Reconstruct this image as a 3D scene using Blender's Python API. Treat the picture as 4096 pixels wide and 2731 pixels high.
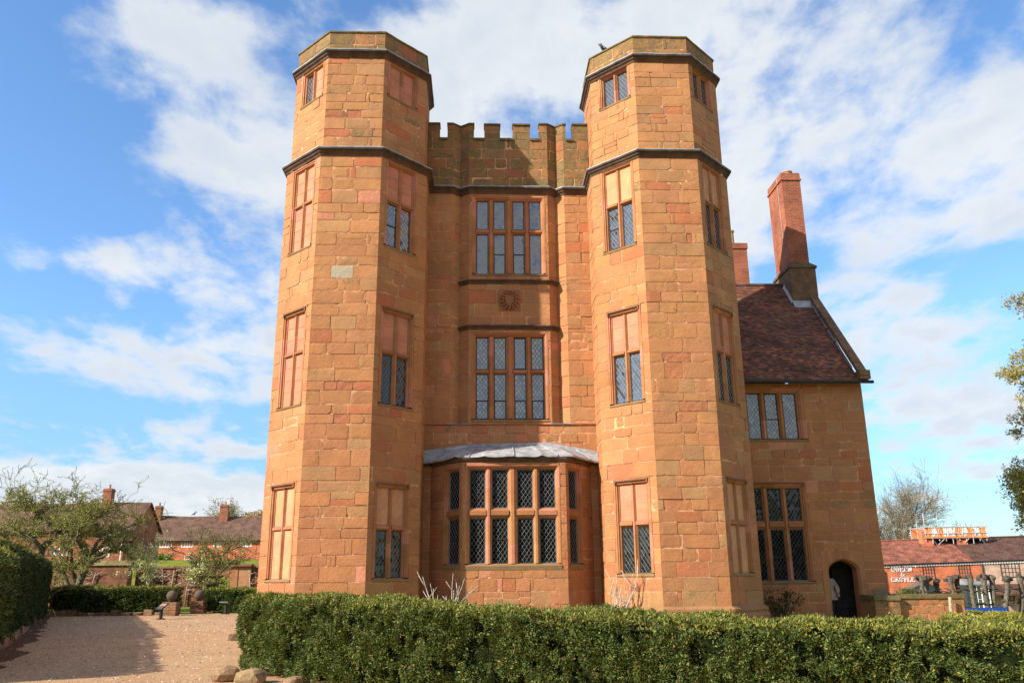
import bpy, bmesh, math, random
import numpy as np
from mathutils import Vector, Matrix, noise as mnoise

R = math.radians
for o in list(bpy.data.objects):
    bpy.data.objects.remove(o)
scene = bpy.context.scene
COL = scene.collection

# ------------------------------------------------------------------ camera
CAM_F, CAM_PITCH, CAM_ROLL, CAM_YAW = 3306.0, 0.2777, 0.0088, 0.0402
cam = bpy.data.cameras.new('camera')
cam.sensor_width = 22.3
cam.lens = 22.3 * CAM_F / 4096.0
cam.clip_start = 0.1
cam.clip_end = 6000
camo = bpy.data.objects.new('camera', cam)
COL.objects.link(camo)
_rot = Matrix.Rotation(-CAM_YAW, 4, 'Z') @ Matrix.Rotation(math.pi / 2 + CAM_PITCH, 4, 'X') @ Matrix.Rotation(-CAM_ROLL, 4, 'Z')
camo.matrix_world = Matrix.Translation((-1.0418, -25.0, 1.6)) @ _rot
scene.camera = camo

# ------------------------------------------------------------------ light
SUN_A, SUN_E = R(62.6), R(31.8)          # azimuth left of the front normal, elevation
sun_pos = Vector((-math.sin(SUN_A) * math.cos(SUN_E), -math.cos(SUN_A) * math.cos(SUN_E), math.sin(SUN_E)))
sl = bpy.data.lights.new('sun', 'SUN')
sl.energy = 5.0
sl.angle = R(0.53)
sl.color = (1.0, 0.93, 0.82)
so = bpy.data.objects.new('sun', sl)
COL.objects.link(so)
so.rotation_euler = (-sun_pos).to_track_quat('-Z', 'Y').to_euler()
so.location = (0, 0, 60)

vs = scene.view_settings
scene.display_settings.display_device = 'sRGB'
vs.view_transform = 'Standard'
vs.look = 'None'
vs.exposure = 0.80
vs.gamma = 1.0
scene.cycles.max_bounces = 8
scene.cycles.transparent_max_bounces = 8


# ------------------------------------------------------------------ node helpers
class NT:
    def __init__(self, tree):
        self.t = tree
        self.n = tree.nodes
        self.l = tree.links

    def new(self, typ, **kw):
        nd = self.n.new(typ)
        for k, v in kw.items():
            setattr(nd, k, v)
        return nd

    def put(self, sock, v):
        if hasattr(v, 'is_linked') or isinstance(v, bpy.types.NodeSocket):
            self.l.new(v, sock)
        else:
            sock.default_value = v

    def math(self, op, a, b=None, c=None, clamp=False):
        nd = self.new('ShaderNodeMath', operation=op)
        nd.use_clamp = clamp
        self.put(nd.inputs[0], a)
        if b is not None:
            self.put(nd.inputs[1], b)
        if c is not None:
            self.put(nd.inputs[2], c)
        return nd.outputs[0]

    def vmath(self, op, a, b=None):
        nd = self.new('ShaderNodeVectorMath', operation=op)
        self.put(nd.inputs[0], a)
        if b is not None:
            self.put(nd.inputs[1], b)
        return nd

    def mix(self, fac, a, b, blend='MIX'):
        nd = self.new('ShaderNodeMix', data_type='RGBA', blend_type=blend)
        self.put(nd.inputs[0], fac)
        self.put(nd.inputs[6], a)
        self.put(nd.inputs[7], b)
        return nd.outputs[2]

    def noise(self, vec, scale, detail=4, rough=0.55, dist=0.0):
        nd = self.new('ShaderNodeTexNoise')
        if vec is not None:
            self.l.new(vec, nd.inputs['Vector'])
        nd.inputs['Scale'].default_value = scale
        nd.inputs['Detail'].default_value = detail
        nd.inputs['Roughness'].default_value = rough
        nd.inputs['Distortion'].default_value = dist
        return nd.outputs['Fac']

    def ss(self, v, lo, hi, a=0.0, b=1.0):
        nd = self.new('ShaderNodeMapRange', interpolation_type='SMOOTHSTEP')
        self.put(nd.inputs['Value'], v)
        nd.inputs['From Min'].default_value = lo
        nd.inputs['From Max'].default_value = hi
        nd.inputs['To Min'].default_value = a
        nd.inputs['To Max'].default_value = b
        return nd.outputs[0]

    def mapping(self, vec, scale=(1, 1, 1), loc=(0, 0, 0)):
        nd = self.new('ShaderNodeMapping')
        self.l.new(vec, nd.inputs['Vector'])
        nd.inputs['Scale'].default_value = scale
        nd.inputs['Location'].default_value = loc
        return nd.outputs[0]


# ------------------------------------------------------------------ sky
world = bpy.data.worlds.new('World')
scene.world = world
world.use_nodes = True
w = NT(world.node_tree)
w.n.clear()
wo = w.new('ShaderNodeOutputWorld')
bg = w.new('ShaderNodeBackground')
bg.inputs['Strength'].default_value = 0.06
w.l.new(bg.outputs[0], wo.inputs['Surface'])
sky = w.new('ShaderNodeTexSky', sky_type='NISHITA')
sky.sun_disc = False
sky.sun_elevation = SUN_E
sky.sun_rotation = R(180 + 62.6)
sky.altitude = 60
sky.air_density = 1.0
sky.dust_density = 0.35
sky.ozone_density = 3.0
tc = w.new('ShaderNodeTexCoord')
gen = tc.outputs['Generated']
sep = w.new('ShaderNodeSeparateXYZ')
w.l.new(gen, sep.inputs[0])
dx, dy, dz = sep.outputs
az = w.math('ARCTAN2', dx, dy)
el = w.math('ARCSINE', dz)
comb = w.new('ShaderNodeCombineXYZ')
w.l.new(az, comb.inputs[0])
w.l.new(el, comb.inputs[1])
ae = comb.outputs[0]
# cloud layer coordinates: a plane high above, seen in perspective
zz = w.math('MAXIMUM', w.math('ADD', dz, 0.22), 0.05)
px_ = w.math('DIVIDE', dx, zz)
py_ = w.math('DIVIDE', dy, zz)
cc = w.new('ShaderNodeCombineXYZ')
w.l.new(px_, cc.inputs[0])
w.l.new(py_, cc.inputs[1])
cp = cc.outputs[0]
n1 = w.noise(w.mapping(cp, (1.0, 1.0, 1), (3.1, 7.7, 0)), 2.1, 8, 0.56, 0.35)
n2 = w.noise(w.mapping(cp, (1.2, 0.8, 1), (11.3, 2.1, 4)), 7.5, 6, 0.55, 0.2)
n3 = w.noise(w.mapping(ae, (1.0, 2.0, 1), (5.3, 1.1, 2)), 16.0, 6, 0.6, 0.2)
# large masses of the cloud deck: (azimuth, elevation, half widths, amount)
BLOBS = [
    (0.02, 0.60, 0.24, 0.15, .66), (-0.20, 0.50, 0.20, 0.07, .42), (-0.40, 0.60, 0.13, 0.05, .45), (-0.17, 0.41, 0.16, 0.06, .42), (-0.30, 0.45, 0.08, 0.04, .3),
    (0.42, 0.52, 0.24, 0.15, .60), (0.62, 0.42, 0.14, 0.08, .6), (0.50, 0.27, 0.12, 0.09, .55), (0.30, 0.38, 0.10, 0.14, .5), (0.30, 0.63, 0.2, 0.05, .3),
    (-0.42, 0.355, 0.11, 0.026, .52), (-0.50, 0.33, 0.10, 0.018, .38), (-0.33, 0.315, 0.15, 0.026, .55), (-0.25, 0.345, 0.10, 0.026, .35),
    (-0.28, 0.258, 0.18, 0.024, .66), (-0.46, 0.235, 0.08, 0.018, .36), (-0.30, 0.210, 0.14, 0.022, .5), (-0.33, 0.155, 0.10, 0.020, .55),
    (-0.20, 0.15, 0.05, 0.05, .4), (-0.44, 0.085, 0.12, 0.036, 1.9), (-0.28, 0.068, 0.11, 0.030, 1.6), (-0.42, 0.03, 0.3, 0.05, .9),
    (0.45, 0.09, 0.15, 0.05, .22), (0.62, 0.13, 0.12, 0.04, .34), (0.40, 0.19, 0.10, 0.03, .30), (0.52, 0.17, 0.14, 0.02, .35),
    (-0.58, 0.50, 0.06, 0.08, -.7), (-0.52, 0.44, 0.08, 0.06, -.6), (-0.46, 0.395, 0.07, 0.035, -.5), (0.62, 0.54, 0.05, 0.03, -.4), (0.60, 0.31, 0.09, 0.022, -.5), (0.40, 0.335, 0.06, 0.02, -.35),
    (-0.27, 0.575, 0.06, 0.03, -.35), (0.11, 0.50, 0.05, 0.035, -.35), (-0.5, 0.14, 0.06, 0.03, -.3), (0.22, 0.55, 0.05, 0.02, -.25),
]
acc = None
for (ba, be, sa, se, am) in BLOBS:
    v = w.vmath('SUBTRACT', ae, (ba, be, 0)).outputs[0]
    v = w.vmath('MULTIPLY', v, (1 / sa, 1 / se, 0)).outputs[0]
    r2 = w.vmath('DOT_PRODUCT', v, v).outputs['Value']
    e = w.math('POWER', 0.3679, r2)
    acc = w.math('MULTIPLY_ADD', e, am, 0.0 if acc is None else acc)
# elsewhere (behind the camera and beside it) a broken deck
side = w.ss(w.math('ABSOLUTE', az), 0.75, 1.1, 0.0, 0.45)
acc = w.math('ADD', acc, side)
low = w.ss(el, 0.10, 0.22, 1.0, 0.0)
det = w.math('MULTIPLY_ADD', w.math('SUBTRACT', n1, 0.5), 2.3, w.math('MULTIPLY', w.math('SUBTRACT', n2, 0.5), 1.7))
det = w.math('MULTIPLY_ADD', w.math('SUBTRACT', n3, 0.5), w.math('MULTIPLY_ADD', low, 1.2, 0.55), det)
cov = w.math('ADD', w.math('MULTIPLY', acc, 0.88), w.math('MULTIPLY', det, 0.80))
alpha = w.ss(cov, 0.08, 0.64)
shade = w.ss(w.math('MULTIPLY_ADD', n2, 0.6, w.math('MULTIPLY', n1, 0.6)), 0.42, 0.82)
lit_c = (9.0, 9.2, 9.3, 1)
dim_c = (6.9, 7.5, 8.2, 1)
ccol = w.mix(shade, lit_c, dim_c)
skyc = w.mix(1.0, sky.outputs[0], (1.78, 2.2, 2.5, 1), 'MULTIPLY')
skyc = w.mix(1.0, skyc, w.ss(el, 0.0, 0.30, 0.60, 1.0), 'MULTIPLY')
final = w.mix(w.math('MULTIPLY', alpha, 0.93), skyc, ccol)
w.l.new(final, bg.inputs['Color'])


# ------------------------------------------------------------------ materials
def mat(name):
    m = bpy.data.materials.new(name)
    m.use_nodes = True
    nt = NT(m.node_tree)
    b = m.node_tree.nodes['Principled BSDF']
    return m, nt, b


def simple(name, col, rough=0.8, var=0.15, scale=6.0, bump=0.0, bscale=30.0, metal=0.0, spec=0.4):
    m, t, b = mat(name)
    g = t.new('ShaderNodeNewGeometry')
    n = t.noise(g.outputs['Position'], scale, 5, 0.6)
    f = t.ss(n, 0.3, 0.7, 1 - var, 1 + var)
    c = t.mix(1.0, (*col, 1), f, 'MULTIPLY')
    t.l.new(c, b.inputs['Base Color'])
    b.inputs['Roughness'].default_value = rough
    b.inputs['Metallic'].default_value = metal
    b.inputs['Specular IOR Level'].default_value = spec
    if bump:
        bn = t.new('ShaderNodeBump')
        bn.inputs['Strength'].default_value = bump
        bn.inputs['Distance'].default_value = 0.02
        t.l.new(t.noise(g.outputs['Position'], bscale, 5, 0.6), bn.inputs['Height'])
        t.l.new(bn.outputs[0], b.inputs['Normal'])
    return m


def attr_mat(name, rough=0.85, var=0.16, scale=2.0, bump=0.3, bscale=40, lichen=False, trans=0.0, streak=0.0, spec=0.3):
    m, t, b = mat(name)
    g = t.new('ShaderNodeNewGeometry')
    pos = g.outputs['Position']
    a = t.new('ShaderNodeAttribute', attribute_name='Col')
    n = t.noise(pos, scale, 6, 0.62)
    f = t.ss(n, 0.28, 0.72, 1 - var, 1 + var)
    c = t.mix(1.0, a.outputs['Color'], f, 'MULTIPLY')
    n2 = t.noise(pos, scale * 11, 5, 0.65)
    c = t.mix(1.0, c, t.ss(n2, 0.25, 0.75, 1 - var * .8, 1 + var * .8), 'MULTIPLY')
    if streak:
        n3 = t.noise(t.mapping(pos, (1.2, 1.2, 22)), 1.6, 4, 0.6, 0.6)
        c = t.mix(t.math('MULTIPLY', t.ss(n3, 0.56, 0.72), streak), c, (0.30, 0.095, 0.040, 1))
    if name == 'sandstone':
        big = t.noise(pos, 0.42, 7, 0.62, 0.5)
        c = t.mix(t.math('MULTIPLY', t.ss(big, 0.50, 0.70), 0.42), c, (0.255, 0.135, 0.058, 1))
        run = t.noise(t.mapping(pos, (2.6, 2.6, 0.22)), 1.0, 6, 0.62)
        c = t.mix(t.math('MULTIPLY', t.ss(run, 0.56, 0.74), 0.30), c, (0.20, 0.105, 0.052, 1))
    if name == 'sandstone':
        vp = t.new('ShaderNodeTexVoronoi')
        vp.inputs['Scale'].default_value = 7.5
        t.l.new(pos, vp.inputs['Vector'])
        pits = t.math('MULTIPLY', t.ss(vp.outputs['Distance'], 0.06, 0.15, 1, 0), t.ss(t.noise(pos, 1.1, 3), 0.52, 0.62))
        c = t.mix(t.math('MULTIPLY', pits, 0.65), c, (0.15, 0.065, 0.03, 1))
    if lichen:
        al = a.outputs['Alpha']
        l1 = t.noise(pos, 3.2, 7, 0.7, 0.4)
        l2 = t.noise(pos, 26, 4, 0.7)
        msk = t.math('MULTIPLY_ADD', l1, 0.75, t.math('MULTIPLY', l2, 0.35))
        # threshold falls as the stone's lichen amount grows
        th = t.math('SUBTRACT', msk, t.math('MULTIPLY_ADD', al, -0.36, 0.74))
        k = t.ss(th, 0.0, 0.10)
        lc = t.mix(t.ss(t.noise(pos, 5.0, 4), 0.4, 0.6), (0.17, 0.135, 0.035, 1), (0.115, 0.095, 0.048, 1))
        c = t.mix(t.math('MULTIPLY', k, 0.72), c, lc)
        sp = t.new('ShaderNodeTexVoronoi')
        sp.inputs['Scale'].default_value = 13
        t.l.new(pos, sp.inputs['Vector'])
        dots = t.math('MULTIPLY', t.ss(sp.outputs['Distance'], 0.12, 0.2, 1, 0), t.ss(t.math('MULTIPLY_ADD', al, 0.35, l1), 0.66, 0.8))
        c = t.mix(t.math('MULTIPLY', dots, 0.8), c, (0.42, 0.40, 0.33, 1))
    t.l.new(c, b.inputs['Base Color'])
    b.inputs['Roughness'].default_value = rough
    b.inputs['Specular IOR Level'].default_value = spec
    if bump:
        bn = t.new('ShaderNodeBump')
        bn.inputs['Strength'].default_value = bump
        bn.inputs['Distance'].default_value = 0.02
        h = t.math('MULTIPLY_ADD', t.noise(pos, bscale * .25, 5, 0.65), 1.0, t.math('MULTIPLY', t.noise(pos, bscale, 4, 0.6), 0.5))
        t.l.new(h, bn.inputs['Height'])
        t.l.new(bn.outputs[0], b.inputs['Normal'])
    return m


def leaf_mat(name, trans=0.25, rough=0.5, spec=0.35):
    m, t, b = mat(name)
    a = t.new('ShaderNodeAttribute', attribute_name='Col')
    t.l.new(a.outputs['Color'], b.inputs['Base Color'])
    b.inputs['Roughness'].default_value = rough
    b.inputs['Specular IOR Level'].default_value = spec
    if trans:
        tr = t.new('ShaderNodeBsdfTranslucent')
        t.l.new(t.mix(1.0, a.outputs['Color'], (1.3, 1.25, 0.6, 1), 'MULTIPLY'), tr.inputs['Color'])
        mx = t.new('ShaderNodeMixShader')
        mx.inputs[0].default_value = trans
        out = [x for x in t.n if x.type == 'OUTPUT_MATERIAL'][0]
        t.l.new(b.outputs[0], mx.inputs[1])
        t.l.new(tr.outputs[0], mx.inputs[2])
        t.l.new(mx.outputs[0], out.inputs['Surface'])
    return m


def brick_mat(name, c1, c2, mortar, bw=0.225, bh=0.075, ms=0.012, var=0.25, rough=0.85):
    m, t, b = mat(name)
    uv = t.new('ShaderNodeUVMap')
    br = t.new('ShaderNodeTexBrick')
    t.l.new(uv.outputs[0], br.inputs['Vector'])
    br.inputs['Color1'].default_value = (*c1, 1)
    br.inputs['Color2'].default_value = (*c2, 1)
    br.inputs['Mortar'].default_value = (*mortar, 1)
    br.inputs['Scale'].default_value = 1.0
    br.inputs['Mortar Size'].default_value = ms
    br.inputs['Brick Width'].default_value = bw
    br.inputs['Row Height'].default_value = bh
    g = t.new('ShaderNodeNewGeometry')
    n = t.noise(g.outputs['Position'], 1.3, 6, 0.65)
    c = t.mix(1.0, br.outputs['Color'], t.ss(n, 0.3, 0.7, 1 - var, 1 + var), 'MULTIPLY')
    t.l.new(c, b.inputs['Base Color'])
    b.inputs['Roughness'].default_value = rough
    b.inputs['Specular IOR Level'].default_value = 0.25
    bn = t.new('ShaderNodeBump')
    bn.inputs['Strength'].default_value = 0.5
    bn.inputs['Distance'].default_value = 0.012
    h = t.math('SUBTRACT', t.noise(g.outputs['Position'], 30, 4), br.outputs['Fac'])
    t.l.new(h, bn.inputs['Height'])
    t.l.new(bn.outputs[0], b.inputs['Normal'])
    return m


M = {}
M['stone'] = attr_mat('sandstone', 0.9, 0.11, 1.6, 0.7, 45, lichen=True, streak=0.2)
M['dressed'] = attr_mat('dressed_stone', 0.85, 0.12, 2.0, 0.3, 50, lichen=True, streak=0.15)
M['attr'] = attr_mat('painted_attr', 0.8, 0.12, 3.0, 0.2, 40)
M['tile'] = attr_mat('clay_tile', 0.85, 0.25, 1.2, 0.35, 50)
M['lead'] = simple('lead_sheet', (0.31, 0.315, 0.325), 0.55, 0.3, 3.0, 0.3, 9, 0.0, 0.5)
M['dark_lead'] = simple('weathered_lead', (0.13, 0.135, 0.14), 0.6, 0.3, 3.0)
M['came'] = simple('lead_came', (0.34, 0.35, 0.36), 0.5, 0.15, 5.0)
M['dark_came'] = simple('dark_lead_came', (0.10, 0.11, 0.12), 0.5, 0.15, 5.0)
M['came_dull'] = simple('dull_lead_came', (0.24, 0.25, 0.26), 0.55, 0.15, 5.0)
M['iron'] = simple('black_iron', (0.02, 0.02, 0.022), 0.5, 0.2)
M['string'] = attr_mat('weathered_moulding', 0.9, 0.3, 3.0, 0.35, 40, lichen=True)
M['brick'] = brick_mat('red_brick', (0.36, 0.085, 0.035), (0.24, 0.055, 0.028), (0.30, 0.16, 0.10))
M['brick_far'] = brick_mat('orange_brick', (0.62, 0.155, 0.06), (0.52, 0.125, 0.052), (0.52, 0.22, 0.12), 0.5, 0.15, 0.02)
M['brick_pale'] = brick_mat('pale_brick', (0.56, 0.22, 0.12), (0.42, 0.14, 0.08), (0.6, 0.46, 0.36), 0.3, 0.11, 0.03)
M['brick_stone'] = brick_mat('rough_stone_block', (0.24, 0.10, 0.045), (0.15, 0.062, 0.035), (0.22, 0.11, 0.06), 0.75, 0.33, 0.02, 0.45)
M['brick_house'] = brick_mat('ashlar_house', (0.33, 0.12, 0.05), (0.25, 0.085, 0.04), (0.30, 0.14, 0.08), 0.9, 0.38, 0.03, 0.35)
M['roof_brown'] = brick_mat('brown_tile', (0.17, 0.088, 0.055), (0.12, 0.066, 0.045), (0.08, 0.046, 0.032), 0.22, 0.16, 0.02, 0.35)
M['roof_red'] = brick_mat('red_tile', (0.31, 0.105, 0.06), (0.21, 0.075, 0.046), (0.14, 0.055, 0.038), 0.34, 0.22, 0.03, 0.45)
M['roof_dark'] = brick_mat('dark_tile', (0.13, 0.062, 0.042), (0.09, 0.045, 0.034), (0.06, 0.032, 0.025), 0.34, 0.22, 0.03, 0.4)
M['white'] = simple('white_paint', (0.78, 0.78, 0.76), 0.6, 0.05)
M['black_paint'] = simple('black_paint', (0.03, 0.045, 0.05), 0.5, 0.2)
M['wood_dark'] = simple('dark_oak', (0.035, 0.024, 0.018), 0.7, 0.4, 3.0, 0.4, 25)
M['wood_pale'] = simple('weathered_post', (0.34, 0.29, 0.20), 0.85, 0.3, 8.0, 0.4, 30)
M['bark'] = simple('bark', (0.075, 0.055, 0.040), 0.9, 0.5, 9.0, 0.8, 22)
M['bark_apple'] = simple('lichened_bark', (0.13, 0.115, 0.065), 0.9, 0.55, 7.0, 0.8, 25)
M['bark_pale'] = simple('grey_bark', (0.115, 0.092, 0.066), 0.9, 0.4, 6.0, 0.7, 22)
M['twig'] = simple('twig_bark', (0.22, 0.17, 0.11), 0.9, 0.3, 5.0)
M['twig_olive'] = simple('olive_twig', (0.17, 0.15, 0.055), 0.9, 0.3, 5.0)
M['dead_stem'] = simple('bleached_stem', (0.46, 0.40, 0.34), 0.85, 0.25, 12.0)
M['vine_stem'] = simple('vine_stem', (0.33, 0.24, 0.18), 0.85, 0.5, 6.0)
M['leaf'] = leaf_mat('yew_leaf', 0.20, 0.6, 0.22)
M['leaf_soft'] = leaf_mat('soft_leaf', 0.35, 0.5, 0.3)
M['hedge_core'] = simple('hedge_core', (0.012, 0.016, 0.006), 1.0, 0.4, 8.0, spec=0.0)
M['orange_net'] = simple('orange_netting', (0.85, 0.25, 0.07), 0.6, 0.25, 2.0)
M['white_sheet'] = simple('white_sheeting', (0.72, 0.66, 0.58), 0.6, 0.2, 2.0)
M['steel'] = simple('galvanised_tube', (0.55, 0.56, 0.57), 0.4, 0.15, 4.0, metal=0.4)
M['blue'] = simple('blue_board', (0.012, 0.06, 0.30), 0.55, 0.15, 1.0)
M['pot'] = simple('buff_chimney_pot', (0.45, 0.30, 0.16), 0.8, 0.2)
M['bird'] = simple('black_plumage', (0.018, 0.019, 0.024), 0.5, 0.3, 30)
M['bird_grey'] = simple('grey_plumage', (0.16, 0.16, 0.17), 0.6, 0.2, 30)
M['jacket'] = simple('beige_jacket', (0.46, 0.32, 0.24), 0.9, 0.15, 14, 0.3, 60)
M['trouser'] = simple('dark_trouser', (0.03, 0.03, 0.04), 0.9, 0.2, 10)
M['skin'] = simple('skin', (0.42, 0.22, 0.15), 0.6, 0.08, 10)
M['hair'] = simple('brown_hair', (0.045, 0.028, 0.018), 0.7, 0.3, 40)
M['slate_sign'] = simple('dark_sign_metal', (0.025, 0.027, 0.032), 0.35, 0.2)
M['grey_roof'] = simple('grey_lead_canopy', (0.20, 0.22, 0.22), 0.6, 0.15)


def glass_mat(name, base, ior=1.9, rough=0.04):
    m, t, b = mat(name)
    a = t.new('ShaderNodeAttribute', attribute_name='Col')
    c = t.mix(1.0, a.outputs['Color'], (*base, 1), 'MULTIPLY')
    t.l.new(c, b.inputs['Base Color'])
    b.inputs['Roughness'].default_value = rough
    b.inputs['IOR'].default_value = ior
    return m


M['glass'] = glass_mat('leaded_glass', (0.050, 0.055, 0.058), 2.5)
M['glass_dark'] = glass_mat('dark_glass', (0.006, 0.006, 0.006), 1.22)
M['glass_mid'] = glass_mat('greenish_glass', (0.014, 0.015, 0.013), 1.5)
M['glass_blind'] = glass_mat('glass_over_blind', (0.27, 0.285, 0.28), 1.8)


# ------------------------------------------------------------------ mesh builder
class MB:
    def __init__(self):
        self.v = []
        self.f = []
        self.c = []          # per vertex rgba
        self.m = []          # per face material index
        self.col = (0.5, 0.5, 0.5, 0.0)
        self.mi = 0
        self.smooth = False
        self.sm = []

    def vert(self, p, col=None):
        self.v.append((p[0], p[1], p[2]))
        self.c.append(col or self.col)
        return len(self.v) - 1

    def face(self, idx, mi=None):
        self.f.append(tuple(idx))
        self.m.append(self.mi if mi is None else mi)
        self.sm.append(self.smooth)

    def poly(self, pts, col=None, mi=None):
        self.face([self.vert(p, col) for p in pts], mi)

    def box(self, a, b, col=None, mi=None, rz=0.0, jit=0.0, rng=random):
        """axis aligned box between two corners; rz turns it about its centre"""
        cx, cy = (a[0] + b[0]) / 2, (a[1] + b[1]) / 2
        ca, sa = math.cos(rz), math.sin(rz)
        i = []
        for z in (a[2], b[2]):
            for (x, y) in ((a[0], a[1]), (b[0], a[1]), (b[0], b[1]), (a[0], b[1])):
                x, y = x - cx, y - cy
                p = (cx + ca * x - sa * y + rng.uniform(-jit, jit), cy + sa * x + ca * y + rng.uniform(-jit, jit), z + rng.uniform(-jit, jit))
                i.append(self.vert(p, col))
        for q in ((0, 3, 2, 1), (4, 5, 6, 7), (0, 1, 5, 4), (1, 2, 6, 5), (2, 3, 7, 6), (3, 0, 4, 7)):
            self.face([i[k] for k in q], mi)

    def obox(self, P, u, n, u0, u1, z0, z1, d0, d1, col=None, mi=None):
        """box in a wall frame: u along the wall, z up, d inward"""
        P, u, n = Vector(P), Vector(u), Vector(n)
        i = []
        for z in (z0, z1):
            for (uu, d) in ((u0, d0), (u1, d0), (u1, d1), (u0, d1)):
                i.append(self.vert(P + u * uu - n * d + Vector((0, 0, z)), col))
        for q in ((0, 3, 2, 1), (4, 5, 6, 7), (0, 1, 5, 4), (1, 2, 6, 5), (2, 3, 7, 6), (3, 0, 4, 7)):
            self.face([i[k] for k in q], mi)

    def tube(self, pts, rad, k=6, col=None, mi=None, cap=True):
        pts = [Vector(p) for p in pts]
        if not hasattr(rad, '__len__'):
            rad = [rad] * len(pts)
        rings = []
        prev = None
        for i, p in enumerate(pts):
            if i == 0:
                d = pts[1] - pts[0]
            elif i == len(pts) - 1:
                d = pts[-1] - pts[-2]
            else:
                d = pts[i + 1] - pts[i - 1]
            if d.length < 1e-9:
                d = Vector((0, 0, 1))
            d.normalize()
            a = prev if prev is not None else (Vector((1, 0, 0)) if abs(d.x) < .8 else Vector((0, 1, 0)))
            a = a - d * a.dot(d)
            if a.length < 1e-6:
                a = d.orthogonal()
            a.normalize()
            prev = a
            b = d.cross(a)
            rings.append([self.vert(p + (a * math.cos(t) + b * math.sin(t)) * rad[i], col)
                          for t in (2 * math.pi * j / k for j in range(k))])
        for r0, r1 in zip(rings, rings[1:]):
            for j in range(k):
                self.face((r0[j], r0[(j + 1) % k], r1[(j + 1) % k], r1[j]), mi)
        if cap:
            self.face(rings[0][::-1], mi)
            self.face(rings[-1], mi)

    def lathe(self, c, prof, k=12, col=None, mi=None):
        rings = [[self.vert((c[0] + r * math.cos(2 * math.pi * j / k), c[1] + r * math.sin(2 * math.pi * j / k), c[2] + z), col) for j in range(k)] for (r, z) in prof]
        for r0, r1 in zip(rings, rings[1:]):
            for j in range(k):
                self.face((r0[j], r0[(j + 1) % k], r1[(j + 1) % k], r1[j]), mi)
        self.face(rings[0][::-1], mi)
        self.face(rings[-1], mi)

    def build(self, name, mats, parent=None, flip=False):
        me = bpy.data.meshes.new(name)
        me.from_pydata(self.v, [], self.f)
        if not isinstance(mats, (list, tuple)):
            mats = [mats]
        for m_ in mats:
            me.materials.append(M[m_] if isinstance(m_, str) else m_)
        me.polygons.foreach_set('material_index', self.m)
        me.polygons.foreach_set('use_smooth', self.sm)
        at = me.attributes.new('Col', 'FLOAT_COLOR', 'POINT')
        at.data.foreach_set('color', np.array(self.c, dtype=np.float32).ravel())
        # metric box-projected uv
        nv = len(self.v)
        co = np.array(self.v, dtype=np.float64)
        nl = len(me.loops)
        vi = np.empty(nl, dtype=np.int32)
        me.loops.foreach_get('vertex_index', vi)
        npoly = len(me.polygons)
        nor = np.empty(npoly * 3)
        me.polygons.foreach_get('normal', nor)
        nor = nor.reshape(-1, 3)
        tot = np.empty(npoly, dtype=np.int32)
        me.polygons.foreach_get('loop_total', tot)
        ln = np.repeat(nor, tot, axis=0)
        lc = co[vi]
        h = np.hypot(ln[:, 0], ln[:, 1])
        hh = np.maximum(h, 1e-6)
        uu = (lc[:, 0] * -ln[:, 1] + lc[:, 1] * ln[:, 0]) / hh
        vv = np.where(h > 1e-3, lc[:, 2] * h - (lc[:, 0] * ln[:, 0] + lc[:, 1] * ln[:, 1]) / hh * ln[:, 2], lc[:, 1])
        uu = np.where(h > 1e-3, uu, lc[:, 0])
        uvl = me.uv_layers.new(name='UVMap')
        uvl.data.foreach_set('uv', np.stack([uu, vv], 1).astype(np.float32).ravel())
        me.update()
        ob = bpy.data.objects.new(name, me)
        COL.objects.link(ob)
        if parent:
            ob.parent = parent
            ob.matrix_parent_inverse = parent.matrix_world.inverted()
        return ob


def tag(o, label=None, cat=None, group=None, kind=None):
    if label:
        o['label'] = label
    if cat:
        o['category'] = cat
    if group:
        o['group'] = group
    if kind:
        o['kind'] = kind
    return o


def thing(name, label, cat, loc=(0, 0, 0), group=None, rz=0.0):
    o = bpy.data.objects.new(name, None)
    o.empty_display_size = 0.3
    COL.objects.link(o)
    o.matrix_world = Matrix.Translation(loc) @ Matrix.Rotation(rz, 4, 'Z')
    return tag(o, label, cat, group)


def copy_tree(o, parent=None):
    c = o.copy()
    COL.objects.link(c)
    if parent is not None:
        c.parent = parent
    for ch in [x for x in COL.objects if x.parent == o]:
        copy_tree(ch, c)
    return c


def fast_mesh(name, verts, quads, cols, mats, parent=None, smooth=False):
    """numpy quads: verts (n,3), quads (m,4), cols (n,4)"""
    me = bpy.data.meshes.new(name)
    n, q = len(verts), len(quads)
    k = quads.shape[1]
    me.vertices.add(n)
    me.vertices.foreach_set('co', np.ascontiguousarray(verts, dtype=np.float32).ravel())
    me.loops.add(q * k)
    me.loops.foreach_set('vertex_index', np.ascontiguousarray(quads, dtype=np.int32).ravel())
    me.polygons.add(q)
    me.polygons.foreach_set('loop_start', np.arange(0, q * k, k, dtype=np.int32))
    at = me.attributes.new('Col', 'FLOAT_COLOR', 'POINT')
    at.data.foreach_set('color', np.ascontiguousarray(cols, dtype=np.float32).ravel())
    for m_ in (mats if isinstance(mats, (list, tuple)) else [mats]):
        me.materials.append(M[m_])
    me.update(calc_edges=True)
    ob = bpy.data.objects.new(name, me)
    COL.objects.link(ob)
    if parent:
        ob.parent = parent
        ob.matrix_parent_inverse = parent.matrix_world.inverted()
    return ob


# ------------------------------------------------------------------ terrain
def sstep(a, b, x):
    t = min(1, max(0, (x - a) / (b - a)))
    return t * t * (3 - 2 * t)


def ground_z(x, y):
    zl = 3.55 * sstep(33, 62, y) * sstep(6, -6, x)
    zr = -1.2 * sstep(6, 20, y) * sstep(13.5, 19, x) - 1.1 * sstep(18, 34, y) * sstep(12, 24, x)
    return zl + zr


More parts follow.
